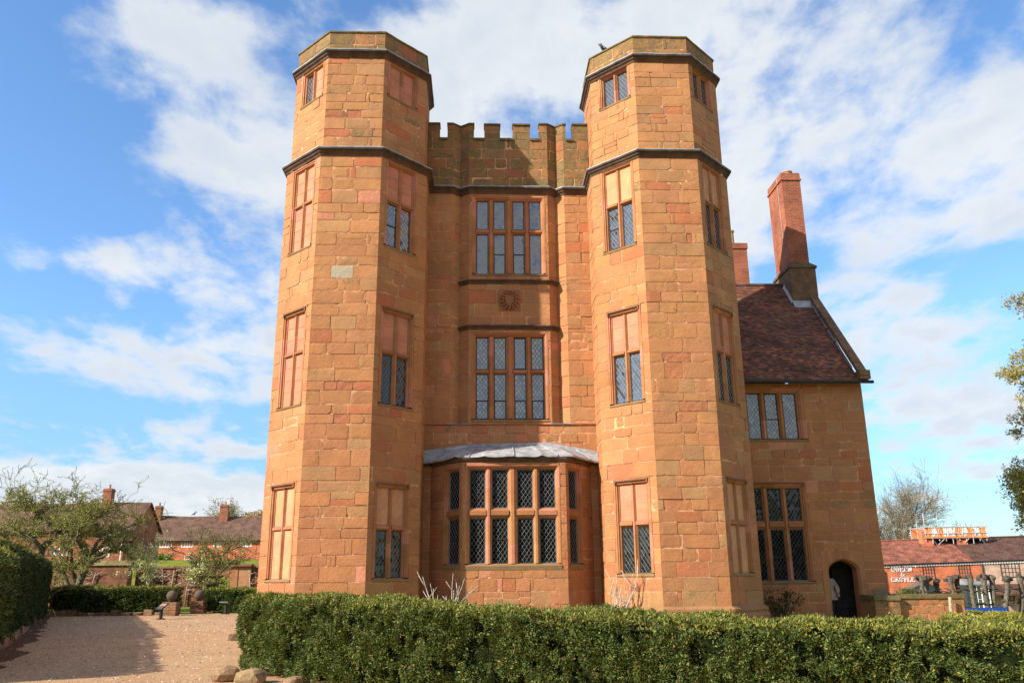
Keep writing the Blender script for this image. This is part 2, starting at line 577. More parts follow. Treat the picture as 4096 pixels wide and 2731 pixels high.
def ground():
    xs = sorted(set([-1500, -700, -350, -200, -140, -100, -80] + list(range(-60, 66, 3)) + [75, 90, 120, 180, 300, 700, 1500]))
    ys = sorted(set([-1500, -600, -200, -90, -60, -40] + list(range(-30, 100, 3)) + [105, 120, 150, 200, 350, 700, 1500, 3000]))
    mb = MB()
    ix = {}
    for i, x in enumerate(xs):
        for j, y in enumerate(ys):
            ix[i, j] = mb.vert((x, y, ground_z(x, y)))
    mb.smooth = True
    for i in range(len(xs) - 1):
        for j in range(len(ys) - 1):
            mb.face((ix[i, j], ix[i + 1, j], ix[i + 1, j + 1], ix[i, j + 1]))
    m, t, b = mat('lawn')
    g = t.new('ShaderNodeNewGeometry')
    n = t.noise(g.outputs['Position'], 0.6, 6, 0.65)
    n2 = t.noise(g.outputs['Position'], 14, 5, 0.7)
    c = t.mix(t.ss(n, 0.35, 0.65), (0.15, 0.165, 0.025, 1), (0.21, 0.21, 0.042, 1))
    c = t.mix(1.0, c, t.ss(n2, 0.2, 0.8, 0.6, 1.35), 'MULTIPLY')
    t.l.new(c, b.inputs['Base Color'])
    b.inputs['Roughness'].default_value = 1.0
    b.inputs['Specular IOR Level'].default_value = 0.0
    bn = t.new('ShaderNodeBump')
    bn.inputs['Strength'].default_value = 0.8
    bn.inputs['Distance'].default_value = 0.05
    t.l.new(n2, bn.inputs['Height'])
    t.l.new(bn.outputs[0], b.inputs['Normal'])
    M['lawn'] = m
    tag(mb.build('ground', 'lawn'), kind='structure')


ground()


def path():
    m, t, b = mat('sandy_gravel')
    g = t.new('ShaderNodeNewGeometry')
    pos = g.outputs['Position']
    n1_ = t.noise(pos, 0.5, 6, 0.6)
    n2_ = t.noise(pos, 28, 5, 0.75)
    n3_ = t.noise(t.mapping(pos, (1, 3, 1)), 1.7, 5, 0.65)
    vo = t.new('ShaderNodeTexVoronoi')
    vo.inputs['Scale'].default_value = 55
    t.l.new(pos, vo.inputs['Vector'])
    c = t.mix(t.ss(n1_, 0.3, 0.7), (0.57, 0.35, 0.185, 1), (0.49, 0.285, 0.145, 1))
    c = t.mix(t.math('MULTIPLY', t.ss(n3_, 0.52, 0.75), 0.5), c, (0.40, 0.25, 0.155, 1))
    c = t.mix(1.0, c, t.ss(n2_, 0.25, 0.75, 0.66, 1.3), 'MULTIPLY')
    n4_ = t.noise(pos, 7.0, 6, 0.75)
    c = t.mix(1.0, c, t.ss(n4_, 0.3, 0.7, 0.72, 1.22), 'MULTIPLY')
    c = t.mix(t.math('MULTIPLY', t.ss(t.noise(pos, 11.0, 2, 0.5), 0.66, 0.72), 0.6), c, (0.20, 0.12, 0.075, 1))
    c = t.mix(0.35, c, t.mix(1.0, c, vo.outputs['Color'], 'MULTIPLY'))
    t.l.new(c, b.inputs['Base Color'])
    b.inputs['Roughness'].default_value = 0.95
    b.inputs['Specular IOR Level'].default_value = 0.2
    bn = t.new('ShaderNodeBump')
    bn.inputs['Strength'].default_value = 0.9
    bn.inputs['Distance'].default_value = 0.015
    t.l.new(t.math('MULTIPLY_ADD', vo.outputs['Distance'], 0.6, n2_), bn.inputs['Height'])
    t.l.new(bn.outputs[0], b.inputs['Normal'])
    M['gravel'] = m
    outline = [(-60, -60), (60, -60), (60, -21), (9, -16.6), (6.3, -15.0), (1, -12.4), (-2, -11.2), (-3.6, -9.9), (-4.6, -8.6), (-5.0, -3.0),
               (-5.0, 3), (-7.0, 18.6), (-14.6, 19.4), (-14.7, 28), (-15.8, 28), (-15.7, 17.9), (-22.3, 17.9), (-14.0, -0.8), (-10.2, -10.0), (-11, -18), (-60, -30)]
    bm = bmesh.new()
    vsl = [bm.verts.new((x, y, ground_z(x, y) + 0.006)) for x, y in outline]
    f = bm.faces.new(vsl)
    f.normal_update()
    if f.normal.z < 0:
        f.normal_flip()
    bmesh.ops.triangulate(bm, faces=bm.faces[:])
    me = bpy.data.meshes.new('path')
    bm.to_mesh(me)
    bm.free()
    me.materials.append(M['gravel'])
    o = bpy.data.objects.new('path', me)
    COL.objects.link(o)
    tag(o, kind='structure')


path()


# ------------------------------------------------------------------ masonry
def jitc(c, rng, a=0.08):
    k = 1 + rng.gauss(0, a)
    return (c[0] * k, c[1] * k * (1 + rng.gauss(0, a * .35)), c[2] * k * (1 + rng.gauss(0, a * .6)))


OCHRE = (0.435, 0.197, 0.077)
BUFF = (0.405, 0.203, 0.085)
RED = (0.420, 0.170, 0.069)
PINK = (0.52, 0.205, 0.115)
PLASTER = (0.56, 0.27, 0.135)
MORTAR = (0.60, 0.315, 0.17)


def stone_colour(z, rng, red=0.0, lich=None, tone=1.0):
    """redder low down, more ochre and olive towards the top; every stone a little different"""
    t_ = min(1.0, max(0.0, (z - .5) / 12.5 - red * .8 + rng.gauss(0, .16)))
    c = tuple(a + (b - a) * t_ for a, b in zip(RED, OCHRE))
    r = rng.random()
    if r < .15:
        c = BUFF
    elif r < .22:
        c = (0.44, 0.150, 0.062)
    c = jitc(c, rng, 0.048)
    if rng.random() < 0.012:
        c = jitc(PINK, rng, 0.04)
    if lich is None:
        la = max(0.0, rng.gauss(0.12, 0.1))
    else:
        la = max(0.0, rng.gauss(lich, 0.16))
    return (c[0] * tone, c[1] * tone, c[2] * tone, la)


def stone_block(mb, P, u, n, u0, u1, z0, z1, col, rng, eL=False, eR=False, erode=0, joint=0.0065, rough=0.003, res=1.0, clean=False):
    nx = max(3, min(9, int((u1 - u0) / (0.13 * res)) + 2))
    nz = max(3, min(6, int((z1 - z0) / (0.11 * res)) + 2))
    base = max(-.010, min(.005, rng.gauss(-.001, 0.0045)))
    tu, tz = rng.gauss(0, 0.004), rng.gauss(0, 0.004)
    sd = Vector((rng.uniform(-50, 50), rng.uniform(-50, 50), rng.uniform(-50, 50)))
    if erode:
        base = 0.006 + rng.random() * 0.012
        rough = 0.009
    wear = 0.001 + min(.004, abs(rng.gauss(0, 0.0018))) + (0.006 if rng.random() < .12 else 0)
    cut = [abs(rng.gauss(0, 0.014)) + (rng.random() * 0.09 if rng.random() < .10 else 0) for _ in range(4)]
    chip = rng.random() < .16
    cside = rng.choice('tb')
    if clean:
        wear, cut, base, tu, tz, chip = .0008, [0, 0, 0, 0], 0, 0, 0, False
    grid = []
    for j in range(nz):
        row = []
        for i in range(nx):
            fu, fz = i / (nx - 1), j / (nz - 1)
            uu = u0 + (u1 - u0) * fu
            z = z0 + (z1 - z0) * fz
            bl, br, bb, bt = i == 0, i == nx - 1, j == 0, j == nz - 1
            nn = mnoise.noise(Vector((uu * 6, z * 6, 0)) + sd)
            n_ = mnoise.noise(Vector((uu * 17, z * 17, 5)) + sd)
            d = base + tu * (fu - .5) + tz * (fz - .5) + nn * rough + n_ * rough * .7
            if bl or br or bb or bt:
                d += wear * (.5 + rng.random())
            if bl:
                if eL:
                    d = max(0, n_) * 0.012
                else:
                    uu += joint + (wear + .004) * rng.random()
            if br:
                if eR:
                    d = max(0, n_) * 0.012
                else:
                    uu -= joint + (wear + .004) * rng.random()
            if bb:
                z += joint + (wear + .004) * rng.random()
            if bt:
                z -= joint + (wear + .004) * rng.random()
            if chip and 0 < i < nx - 1 and ((bt and cside == 't') or (bb and cside == 'b')):
                k_ = max(0.0, n_ + .25) * .045
                z += -k_ if bt else k_
            if bl and bb and not eL:
                uu += cut[0] * .6; z += cut[0] * .6
            if br and bb and not eR:
                uu -= cut[1] * .6; z += cut[1] * .6
            if bl and bt and not eL:
                uu += cut[2] * .6; z -= cut[2] * .6
            if br and bt and not eR:
                uu -= cut[3] * .6; z -= cut[3] * .6
            row.append(mb.vert(P + u * uu - n * d + Vector((0, 0, z)), col))
        grid.append(row)
    mb.smooth = False
    for j in range(nz - 1):
        for i in range(nx - 1):
            mb.face((grid[j][i], grid[j][i + 1], grid[j + 1][i + 1], grid[j + 1][i]), 0)
    mb.smooth = False
    # skirt back into the joint
    loop = grid[0][:] + [grid[j][-1] for j in range(1, nz)] + grid[-1][-2::-1] + [grid[j][0] for j in range(nz - 2, 0, -1)]
    sk = []
    for i in loop:
        p = Vector(mb.v[i]) - n * 0.05
        sk.append(mb.vert(p, col))
    for k in range(len(loop)):
        k2 = (k + 1) % len(loop)
        mb.face((loop[k2], loop[k], sk[k], sk[k2]), 0)


def courses(z0, z1, marks, rng, h=0.385):
    pts = sorted(set([round(z0, 4), round(z1, 4)] + [round(m_, 4) for m_ in marks if z0 + .02 < m_ < z1 - .02]))
    # merge breakpoints that sit closer together than a thin course
    out = []
    for a, b in zip(pts, pts[1:]):
        n_ = max(1, round((b - a) / h))
        ws = [rng.uniform(.68, 1.38) for _ in range(n_)]
        s = sum(ws)
        z = a
        for w_ in ws:
            out.append((z, z + (b - a) * w_ / s))
            z += (b - a) * w_ / s
    return out


def ashlar(mb, P, u, n, W, crs, holes, rng, eL=True, eR=True, red=0.0, lich=None, bw=(0.36, 0.95), erode=0.06, special=None, mort=None, tone=1.0):
    """coursed squared stones on one wall face; holes = [(u0,u1,z0,z1)]"""
    P, u, n = Vector(P), Vector(u).normalized(), Vector(n).normalized()
    for (za, zb) in crs:
        zm = (za + zb) / 2
        iv = [(0.0, W)]
        for (h0, h1, hz0, hz1) in holes:
            if hz0 < zm < hz1:
                nv = []
                for a, b in iv:
                    if h1 <= a or h0 >= b:
                        nv.append((a, b))
                    else:
                        if h0 > a:
                            nv.append((a, h0))
                        if h1 < b:
                            nv.append((h1, b))
                iv = nv
        for a, b in iv:
            if b - a < .02:
                continue
            us = [a]
            while us[-1] < b - 1e-6:
                rem = b - us[-1]
                w_ = rng.uniform(*bw) * (1.15 if zb - za > .4 else 1.0)
                if rng.random() < .08:
                    w_ = rng.uniform(.11, .2)
                if rem - w_ < .2:
                    w_ = rem if rem < bw[1] * 1.25 else rem / 2
                us.append(us[-1] + w_)
            us[-1] = b
            for s0, s1 in zip(us, us[1:]):
                l_ = eL and s0 < 1e-4
                r_ = eR and s1 > W - 1e-4
                er = 1 if (rng.random() < erode and not l_ and not r_) else 0
                mc = (*jitc(mort or MORTAR, rng, .06), 0.05)
                md = .034 if er else (.030 if rng.random() < .12 else .0125)
                mb.poly([P + u * x - n * md + Vector((0, 0, z)) for x, z in ((s0, za), (s1, za), (s1, zb), (s0, zb))], mc, 0)
                lz = lich(zm) if callable(lich) else lich
                c = stone_colour(zm, rng, red, lz, tone)
                if er:
                    c = (*jitc((0.42 * tone, 0.155 * tone, 0.068 * tone), rng, .06), c[3] * .3)
                if special and special(s0, s1, za, zb):
                    c = (*special(s0, s1, za, zb), 0.1)
                if (s1 - s0) > .3 and zb - za > .36 and rng.random() < .07 and not l_ and not r_:
                    zs_ = za + (zb - za) * rng.uniform(.4, .6)
                    stone_block(mb, P, u, n, s0, s1, za, zs_, c, rng, l_, r_, er)
                    stone_block(mb, P, u, n, s0, s1, zs_, zb, stone_colour(zm, rng, red, lz, tone), rng, l_, r_, 0)
                else:
                    stone_block(mb, P, u, n, s0, s1, za, zb, c, rng, l_, r_, er)


# ------------------------------------------------------------------ windows
def clip_poly(poly, u0, u1, z0, z1):
    for ax, lim, sg in ((0, u0, 1), (0, u1, -1), (1, z0, 1), (1, z1, -1)):
        out = []
        for k in range(len(poly)):
            a, b = poly[k], poly[(k + 1) % len(poly)]
            da, db = (a[ax] - lim) * sg, (b[ax] - lim) * sg
            if da >= 0:
                out.append(a)
            if (da >= 0) != (db >= 0):
                t_ = da / (da - db)
                out.append((a[0] + (b[0] - a[0]) * t_, a[1] + (b[1] - a[1]) * t_))
        poly = out
        if len(poly) < 3:
            return None
    return poly


def clip_seg(a, b, u0, u1, z0, z1):
    t0, t1 = 0.0, 1.0
    d = (b[0] - a[0], b[1] - a[1])
    for p, q in ((-d[0], a[0] - u0), (d[0], u1 - a[0]), (-d[1], a[1] - z0), (d[1], z1 - a[1])):
        if abs(p) < 1e-9:
            if q < 0:
                return None
        else:
            t_ = q / p
            if p < 0:
                t0 = max(t0, t_)
            else:
                t1 = min(t1, t_)
    if t0 >= t1:
        return None
    return (a[0] + d[0] * t0, a[1] + d[1] * t0), (a[0] + d[0] * t1, a[1] + d[1] * t1)


def glass_pane(parent, P, u, n, u0, u1, z0, z1, kind, rng, d=0.17, casement=None, tilt=0.014, name='glass_pane'):
    tilt *= 1.5
    mb = MB()
    T = lambda x, z, dd: P + u * x - n * dd + Vector((0, 0, z))
    gm = {'g': 'glass', 'd': 'glass_dark', 'w': 'glass_blind', 'm': 'glass_mid'}[kind]
    dw, dh = 0.134, 0.195
    ni, nj = int((u1 - u0) / dw) + 3, int((z1 - z0) / dh) + 3
    ou, oz = u0 - dw / 2 + rng.uniform(0, .02), z0 - dh / 2 + rng.uniform(0, .05)
    for j in range(-1, 2 * nj):
        for i in range(-1, ni):
            cu = ou + dw * (i + (0.5 if j % 2 else 0))
            cz = oz + dh * j / 2
            pl = clip_poly([(cu - dw / 2, cz), (cu, cz - dh / 2), (cu + dw / 2, cz), (cu, cz + dh / 2)], u0, u1, z0, z1)
            if not pl:
                continue
            a, b = rng.gauss(0, tilt), rng.gauss(0, tilt)
            k = rng.uniform(.75, 1.25)
            tc_ = (k, k * rng.uniform(.95, 1.03), k * rng.uniform(.9, 1.06), 1)
            mb.poly([T(x, z, d + a * (x - cu) + b * (z - cz)) for x, z in pl], tc_, 0)
    lw = {'d': .0038, 'm': .0048, 'g': .0056, 'w': .0045}[kind]

    def lead(a, b, w_, dd, mi):
        dv = Vector((b[0] - a[0], b[1] - a[1]))
        if dv.length < 1e-4:
            return
        dv.normalize()
        pu, pz = -dv.y * w_, dv.x * w_
        mb.poly([T(a[0] + pu, a[1] + pz, dd), T(a[0], a[1], dd - .007), T(b[0], b[1], dd - .007), T(b[0] + pu, b[1] + pz, dd)], None, mi)
        mb.poly([T(a[0], a[1], dd - .007), T(a[0] - pu, a[1] - pz, dd), T(b[0] - pu, b[1] - pz, dd), T(b[0], b[1], dd - .007)], None, mi)

    H = (z1 - z0) + (u1 - u0) * dh / dw
    for s in (1, -1):
        k = -int(H / dh) - 3
        while k < int(H / dh) * 2 + 4:
            zb = oz + dh / 2 + dh * k
            a = (u0 - .3, zb + s * (u0 - .3 - ou) * dh / dw)
            b = (u1 + .3, zb + s * (u1 + .3 - ou) * dh / dw)
            sgm = clip_seg(a, b, u0, u1, z0, z1)
            if sgm:
                lead(sgm[0], sgm[1], lw, d - .004, 1)
            k += 1
    # margin strip and saddle bars
    e = 0.014
    for a, b in (((u0 + e, z0 + e), (u1 - e, z0 + e)), ((u0 + e, z1 - e), (u1 - e, z1 - e)), ((u0 + e, z0), (u0 + e, z1)), ((u1 - e, z0), (u1 - e, z1))):
        lead(a, b, e * (.5 if kind == 'd' else 1), d - .008, 1 if kind == 'd' else 2)
    if casement:
        c0, c1 = casement
        e = 0.018
        for a, b in (((u0, c0), (u1, c0)), ((u0, c1), (u1, c1)), ((u0 + e, c0), (u0 + e, c1)), ((u1 - e, c0), (u1 - e, c1))):
            lead(a, b, e, d - .02, 2)
    return mb.build(name, [gm, {'w': 'dark_came', 'd': 'came_dull'}.get(kind, 'came'), 'iron'], parent)


def window(parent, P, u, n, us, zs, kinds, rng, e=0.10, s=0.09, top=0.11, bot=0.12, hood=True, red=0.0, cas=None, name='window', label=None, sill_l=0.45, proud=0.004):
    """stone window: splayed jambs, mullions and transoms; us columns, zs tiers from the sill up.  returns (hole, object)"""
    P, u, n = Vector(P), Vector(u).normalized(), Vector(n).normalized()
    U0, U1, Z0, Z1 = us[0][0], us[-1][1], zs[0][0], zs[-1][1]
    hz1 = Z1 + e + top
    hole = (U0 - e - s, U1 + e + s, Z0 - bot, hz1)
    mb = MB()
    T = lambda x, z, d: P + u * x - n * d + Vector((0, 0, z))

    def dcol():
        r = rng.random()
        c = PINK if r < .2 else (RED if r < .86 else OCHRE)
        c = jitc(c, rng, .05)
        return (c[0] * .92, c[1] * .92, c[2] * .92, max(0, rng.gauss(.15, .08)))

    prof = [(e + s, 0.03), (e + s, -proud), (e, -proud), (e * .92, .02), (e * .55, .03), (e * .5, .07), (0.012, .10), (0.0, .14), (0.0, .20)]
    zj = [Z0]
    while zj[-1] < Z1 - .35:
        zj.append(zj[-1] + rng.uniform(.35, .75))
    if Z1 - zj[-1] < .3 and len(zj) > 1:
        zj.pop()
    zj.append(Z1)
    for side in (0, 1):
        for za, zb in zip(zj, zj[1:]):
            c = dcol()
            for (o0, d0), (o1, d1) in zip(prof, prof[1:]):
                x0, x1 = (U0 - o0, U0 - o1) if side == 0 else (U1 + o0, U1 + o1)
                zt0 = zb + (o0 if zb == Z1 else 0)
                zt1 = zb + (o1 if zb == Z1 else 0)
                q = [T(x0, za, d0), T(x1, za, d1), T(x1, zt1, d1), T(x0, zt0, d0)]
                mb.poly(q if side == 0 else q[::-1], c)
    # head, in two or three stones
    k = max(2, round((U1 - U0) / 1.1))
    for i in range(k):
        a, b = U0 + (U1 - U0) * i / k, U0 + (U1 - U0) * (i + 1) / k
        c = dcol()
        for (o0, d0), (o1, d1) in zip(prof, prof[1:]):
            if o0 > e and o1 > e:
                t0 = t1 = e + top
            elif o0 > e:
                t0, t1 = e + top, o1
            else:
                t0, t1 = o0, o1
            a0, a1 = (a - o0 if i == 0 else a), (a - o1 if i == 0 else a)
            b0, b1 = (b + o0 if i == k - 1 else b), (b + o1 if i == k - 1 else b)
            mb.poly([T(a1, Z1 + t1, d1), T(b1, Z1 + t1, d1), T(b0, Z1 + t0, d0), T(a0, Z1 + t0, d0)], c)
    if hood:
        c = (0.20, 0.10, 0.05, .35)
        mb.obox(P, u, n, U0 - e - .02, U1 + e + .02, Z1 + e + .025, Z1 + e + .075, -.05, .02, c)
        mb.obox(P, u, n, U0 - e - .02, U0 - e + .03, Z1 + e - .06, Z1 + e + .022, -.045, .02, c)
        mb.obox(P, u, n, U1 + e - .03, U1 + e + .02, Z1 + e - .06, Z1 + e + .022, -.045, .02, c)
    # sill, sloping out
    sc = (*jitc((0.29, 0.17, 0.075), rng, .06), sill_l)
    ua, ub = U0 - e - s, U1 + e + s
    pr = [(Z0 + .0, .20), (Z0, .14), (Z0 - .055, -.025), (Z0 - .085, -.025), (Z0 - bot, 0.0), (Z0 - bot, .03)]
    for (za, da), (zb, db) in zip(pr, pr[1:]):
        mb.poly([T(ua, zb, db), T(ub, zb, db), T(ub, za, da), T(ua, za, da)], sc)
    for x, fl in ((ua, 0), (ub, 1)):
        q = [T(x, z_, d_) for z_, d_ in pr]
        mb.poly(q if fl else q[::-1], sc)
    # mullions
    for (a0, a1), (b0, b1) in zip(us, us[1:]):
        a, b = a1, b0
        g = b - a
        pf = [(a, .20), (a, .14), (a + .22 * g, .085), (a + .34 * g, .045), (b - .34 * g, .045), (b - .22 * g, .085), (b, .14), (b, .20)]
        for za, zb in zip(zj, zj[1:]):
            c = dcol()
            for (x0, d0), (x1, d1) in zip(pf, pf[1:]):
                mb.poly([T(x0, za, d0), T(x1, za, d1), T(x1, zb, d1), T(x0, zb, d0)], c)
    # transoms
    for (z0a, z0b), (z1a, z1b) in zip(zs, zs[1:]):
        a, b = z0b, z1a
        g = b - a
        pf = [(a, .20), (a, .14), (a + .25 * g, .08), (a + .3 * g, .05), (b - .28 * g, .05), (b, .14), (b, .20)]
        for (x0, x1) in us:
            c = dcol()
            c = (c[0] * .9, c[1] * .9, c[2] * .88, .35)
            y0 = x0 - (0.0)
            for (za, da), (zb, db) in zip(pf, pf[1:]):
                f0 = .03 if da < .1 else 0
                f1 = .03 if db < .1 else 0
                mb.poly([T(x0 - f0, za, da), T(x1 + f0, za, da), T(x1 + f1, zb, db), T(x0 - f1, zb, db)], c)
    ob = mb.build(name, 'dressed', parent)
    if label:
        ob['label'] = label
    for t_, (z0, z1) in enumerate(zs):
        for i, (x0, x1) in enumerate(us):
            kd = kinds[t_][i]
            if kd in 'gdwm':
                cs = cas.get((t_, i)) if cas else None
                glass_pane(ob, P, u, n, x0, x1, z0, z1, kd, rng, casement=cs)
            else:
                ib = MB()
                if kd == 'p':
                    c = (*jitc(PLASTER, rng, .03), 0.0)
                    nx_, nz_ = 5, 10
                    g_ = [[ib.vert(T(x0 - .005 + (x1 - x0 + .01) * i_ / (nx_ - 1), z0 - .005 + (z1 - z0 + .01) * j_ / (nz_ - 1), .118 + rng.gauss(0, .003)),
                                   (*jitc(c[:3], rng, .03), 0)) for i_ in range(nx_)] for j_ in range(nz_)]
                    ib.smooth = True
                    for j_ in range(nz_ - 1):
                        for i_ in range(nx_ - 1):
                            ib.face((g_[j_][i_], g_[j_][i_ + 1], g_[j_ + 1][i_ + 1], g_[j_ + 1][i_]))
                else:
                    m_ = max(2, round((z1 - z0) / .42))
                    ib.poly([T(x0 - .005, z0 - .005, .125), T(x1 + .005, z0 - .005, .125), T(x1 + .005, z1 + .005, .125), T(x0 - .005, z1 + .005, .125)], (0.62, 0.42, 0.29, 0))
                    off = rng.uniform(-.04, .04)
                    for q_ in range(m_):
                        a_ = z0 + (z1 - z0) * q_ / m_ + (off if q_ else 0)
                        b_ = z0 + (z1 - z0) * (q_ + 1) / m_ + (off if q_ < m_ - 1 else 0)
                        stone_block(ib, P - n * .112, u, n, x0 + .002, x1 - .002, a_, b_, (*jitc(PINK, rng, .05), 0), rng, joint=.005, rough=.001, res=1.4, clean=True)
                ib.build('infill_panel', 'dressed', ob)
    return hole, ob


# ------------------------------------------------------------------ gatehouse
TAN = math.tan(math.pi / 8)
A_LOW, A_UP = 2.4346, 2.335
SEP = 5.3476
SQ = math.sqrt(.5)


def octa(cx, cy, a):
    """vertices going round: FL, FR, R, BR, BBR, BBL, BL, L"""
    t_ = a * TAN
    return [(cx - t_, cy - a), (cx + t_, cy - a), (cx + a, cy - t_), (cx + a, cy + t_), (cx + t_, cy + a), (cx - t_, cy + a), (cx - a, cy + t_), (cx - a, cy - t_)]


RING_RNG = random.Random(99)


def worn_strip(mb, a0, b0, a1, b1, z0, z1, col, mi, lead):
    """one band of a moulding between two plan edges, cut short and slightly uneven along its run"""
    L_ = math.hypot(b0[0] - a0[0], b0[1] - a0[1])
    n_ = max(1, int(L_ / .22))
    am = .002 if lead else .006
    ph = (a0[0] * 3.1 + a0[1] * 1.7)

    def pt(a, b, z, t_, k):
        w_ = 0 if t_ in (0, 1) else 1
        q = Vector((a[0] + (b[0] - a[0]) * t_, a[1] + (b[1] - a[1]) * t_, z))
        h = mnoise.noise(Vector((q.x * 3.3, q.y * 3.3, z * 9))) * am * 1.6 + mnoise.noise(Vector((q.x * 11, q.y * 11, z * 9))) * am
        nx_, ny_ = (b[1] - a[1]) / max(L_, 1e-6), -(b[0] - a[0]) / max(L_, 1e-6)
        return (q.x + nx_ * h * w_, q.y + ny_ * h * w_, z + h * .8)
    lo = [mb.vert(pt(a0, b0, z0, k / n_, k), col) for k in range(n_ + 1)]
    hi = [mb.vert(pt(a1, b1, z1, k / n_, k), col) for k in range(n_ + 1)]
    for k in range(n_):
        mb.face((lo[k], lo[k + 1], hi[k + 1], hi[k]), mi)


def octa_ring(mb, cx, cy, a, prof, cols, mis):
    for k, ((o0, z0), (o1, z1)) in enumerate(zip(prof, prof[1:])):
        v0, v1 = octa(cx, cy, a + o0), octa(cx, cy, a + o1)
        for i in range(8):
            j = (i + 1) % 8
            worn_strip(mb, v0[i], v0[j], v1[i], v1[j], z0, z1, cols[k], mis[k], cols[k] is LEADC)


LEADC = (0.5, 0.5, 0.5, 0)
STRING_PROF = [(0.02, -.27), (0.03, -.25), (.045, -.21), (.10, -.17), (.115, -.12), (.165, -.085), (.17, -.035), (.175, -.03), (.175, 0.0), (.0, .035)]
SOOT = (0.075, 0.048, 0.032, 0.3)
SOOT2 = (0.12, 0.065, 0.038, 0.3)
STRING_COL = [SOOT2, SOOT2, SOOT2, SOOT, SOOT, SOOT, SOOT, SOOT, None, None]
LEADC = (0.5, 0.5, 0.5, 0)

house = thing('gatehouse', 'large red sandstone gatehouse with two octagonal towers, battlements and a tiled side wing', 'castle gatehouse', (0, 2, 0))

RNG = random.Random(11)


def tower_faces(a, cx, cy):
    v = octa(cx, cy, a)
    out = {}
    for nm, i in (('F', 0), ('FR', 1), ('R', 2), ('BR', 3), ('B', 4), ('BL', 5), ('L', 6), ('FL', 7)):
        p, q = Vector((*v[i], 0)), Vector((*v[(i + 1) % 8], 0))
        uu = (q - p)
        W = uu.length
        uu.normalize()
        nn = Vector((uu.y, -uu.x, 0))
        out[nm] = (p, uu, nn, W)
    return out


def lich_up(z):
    if z > 19.2:
        return 0.72
    if z > 15.4:
        return 0.30
    return 0.10


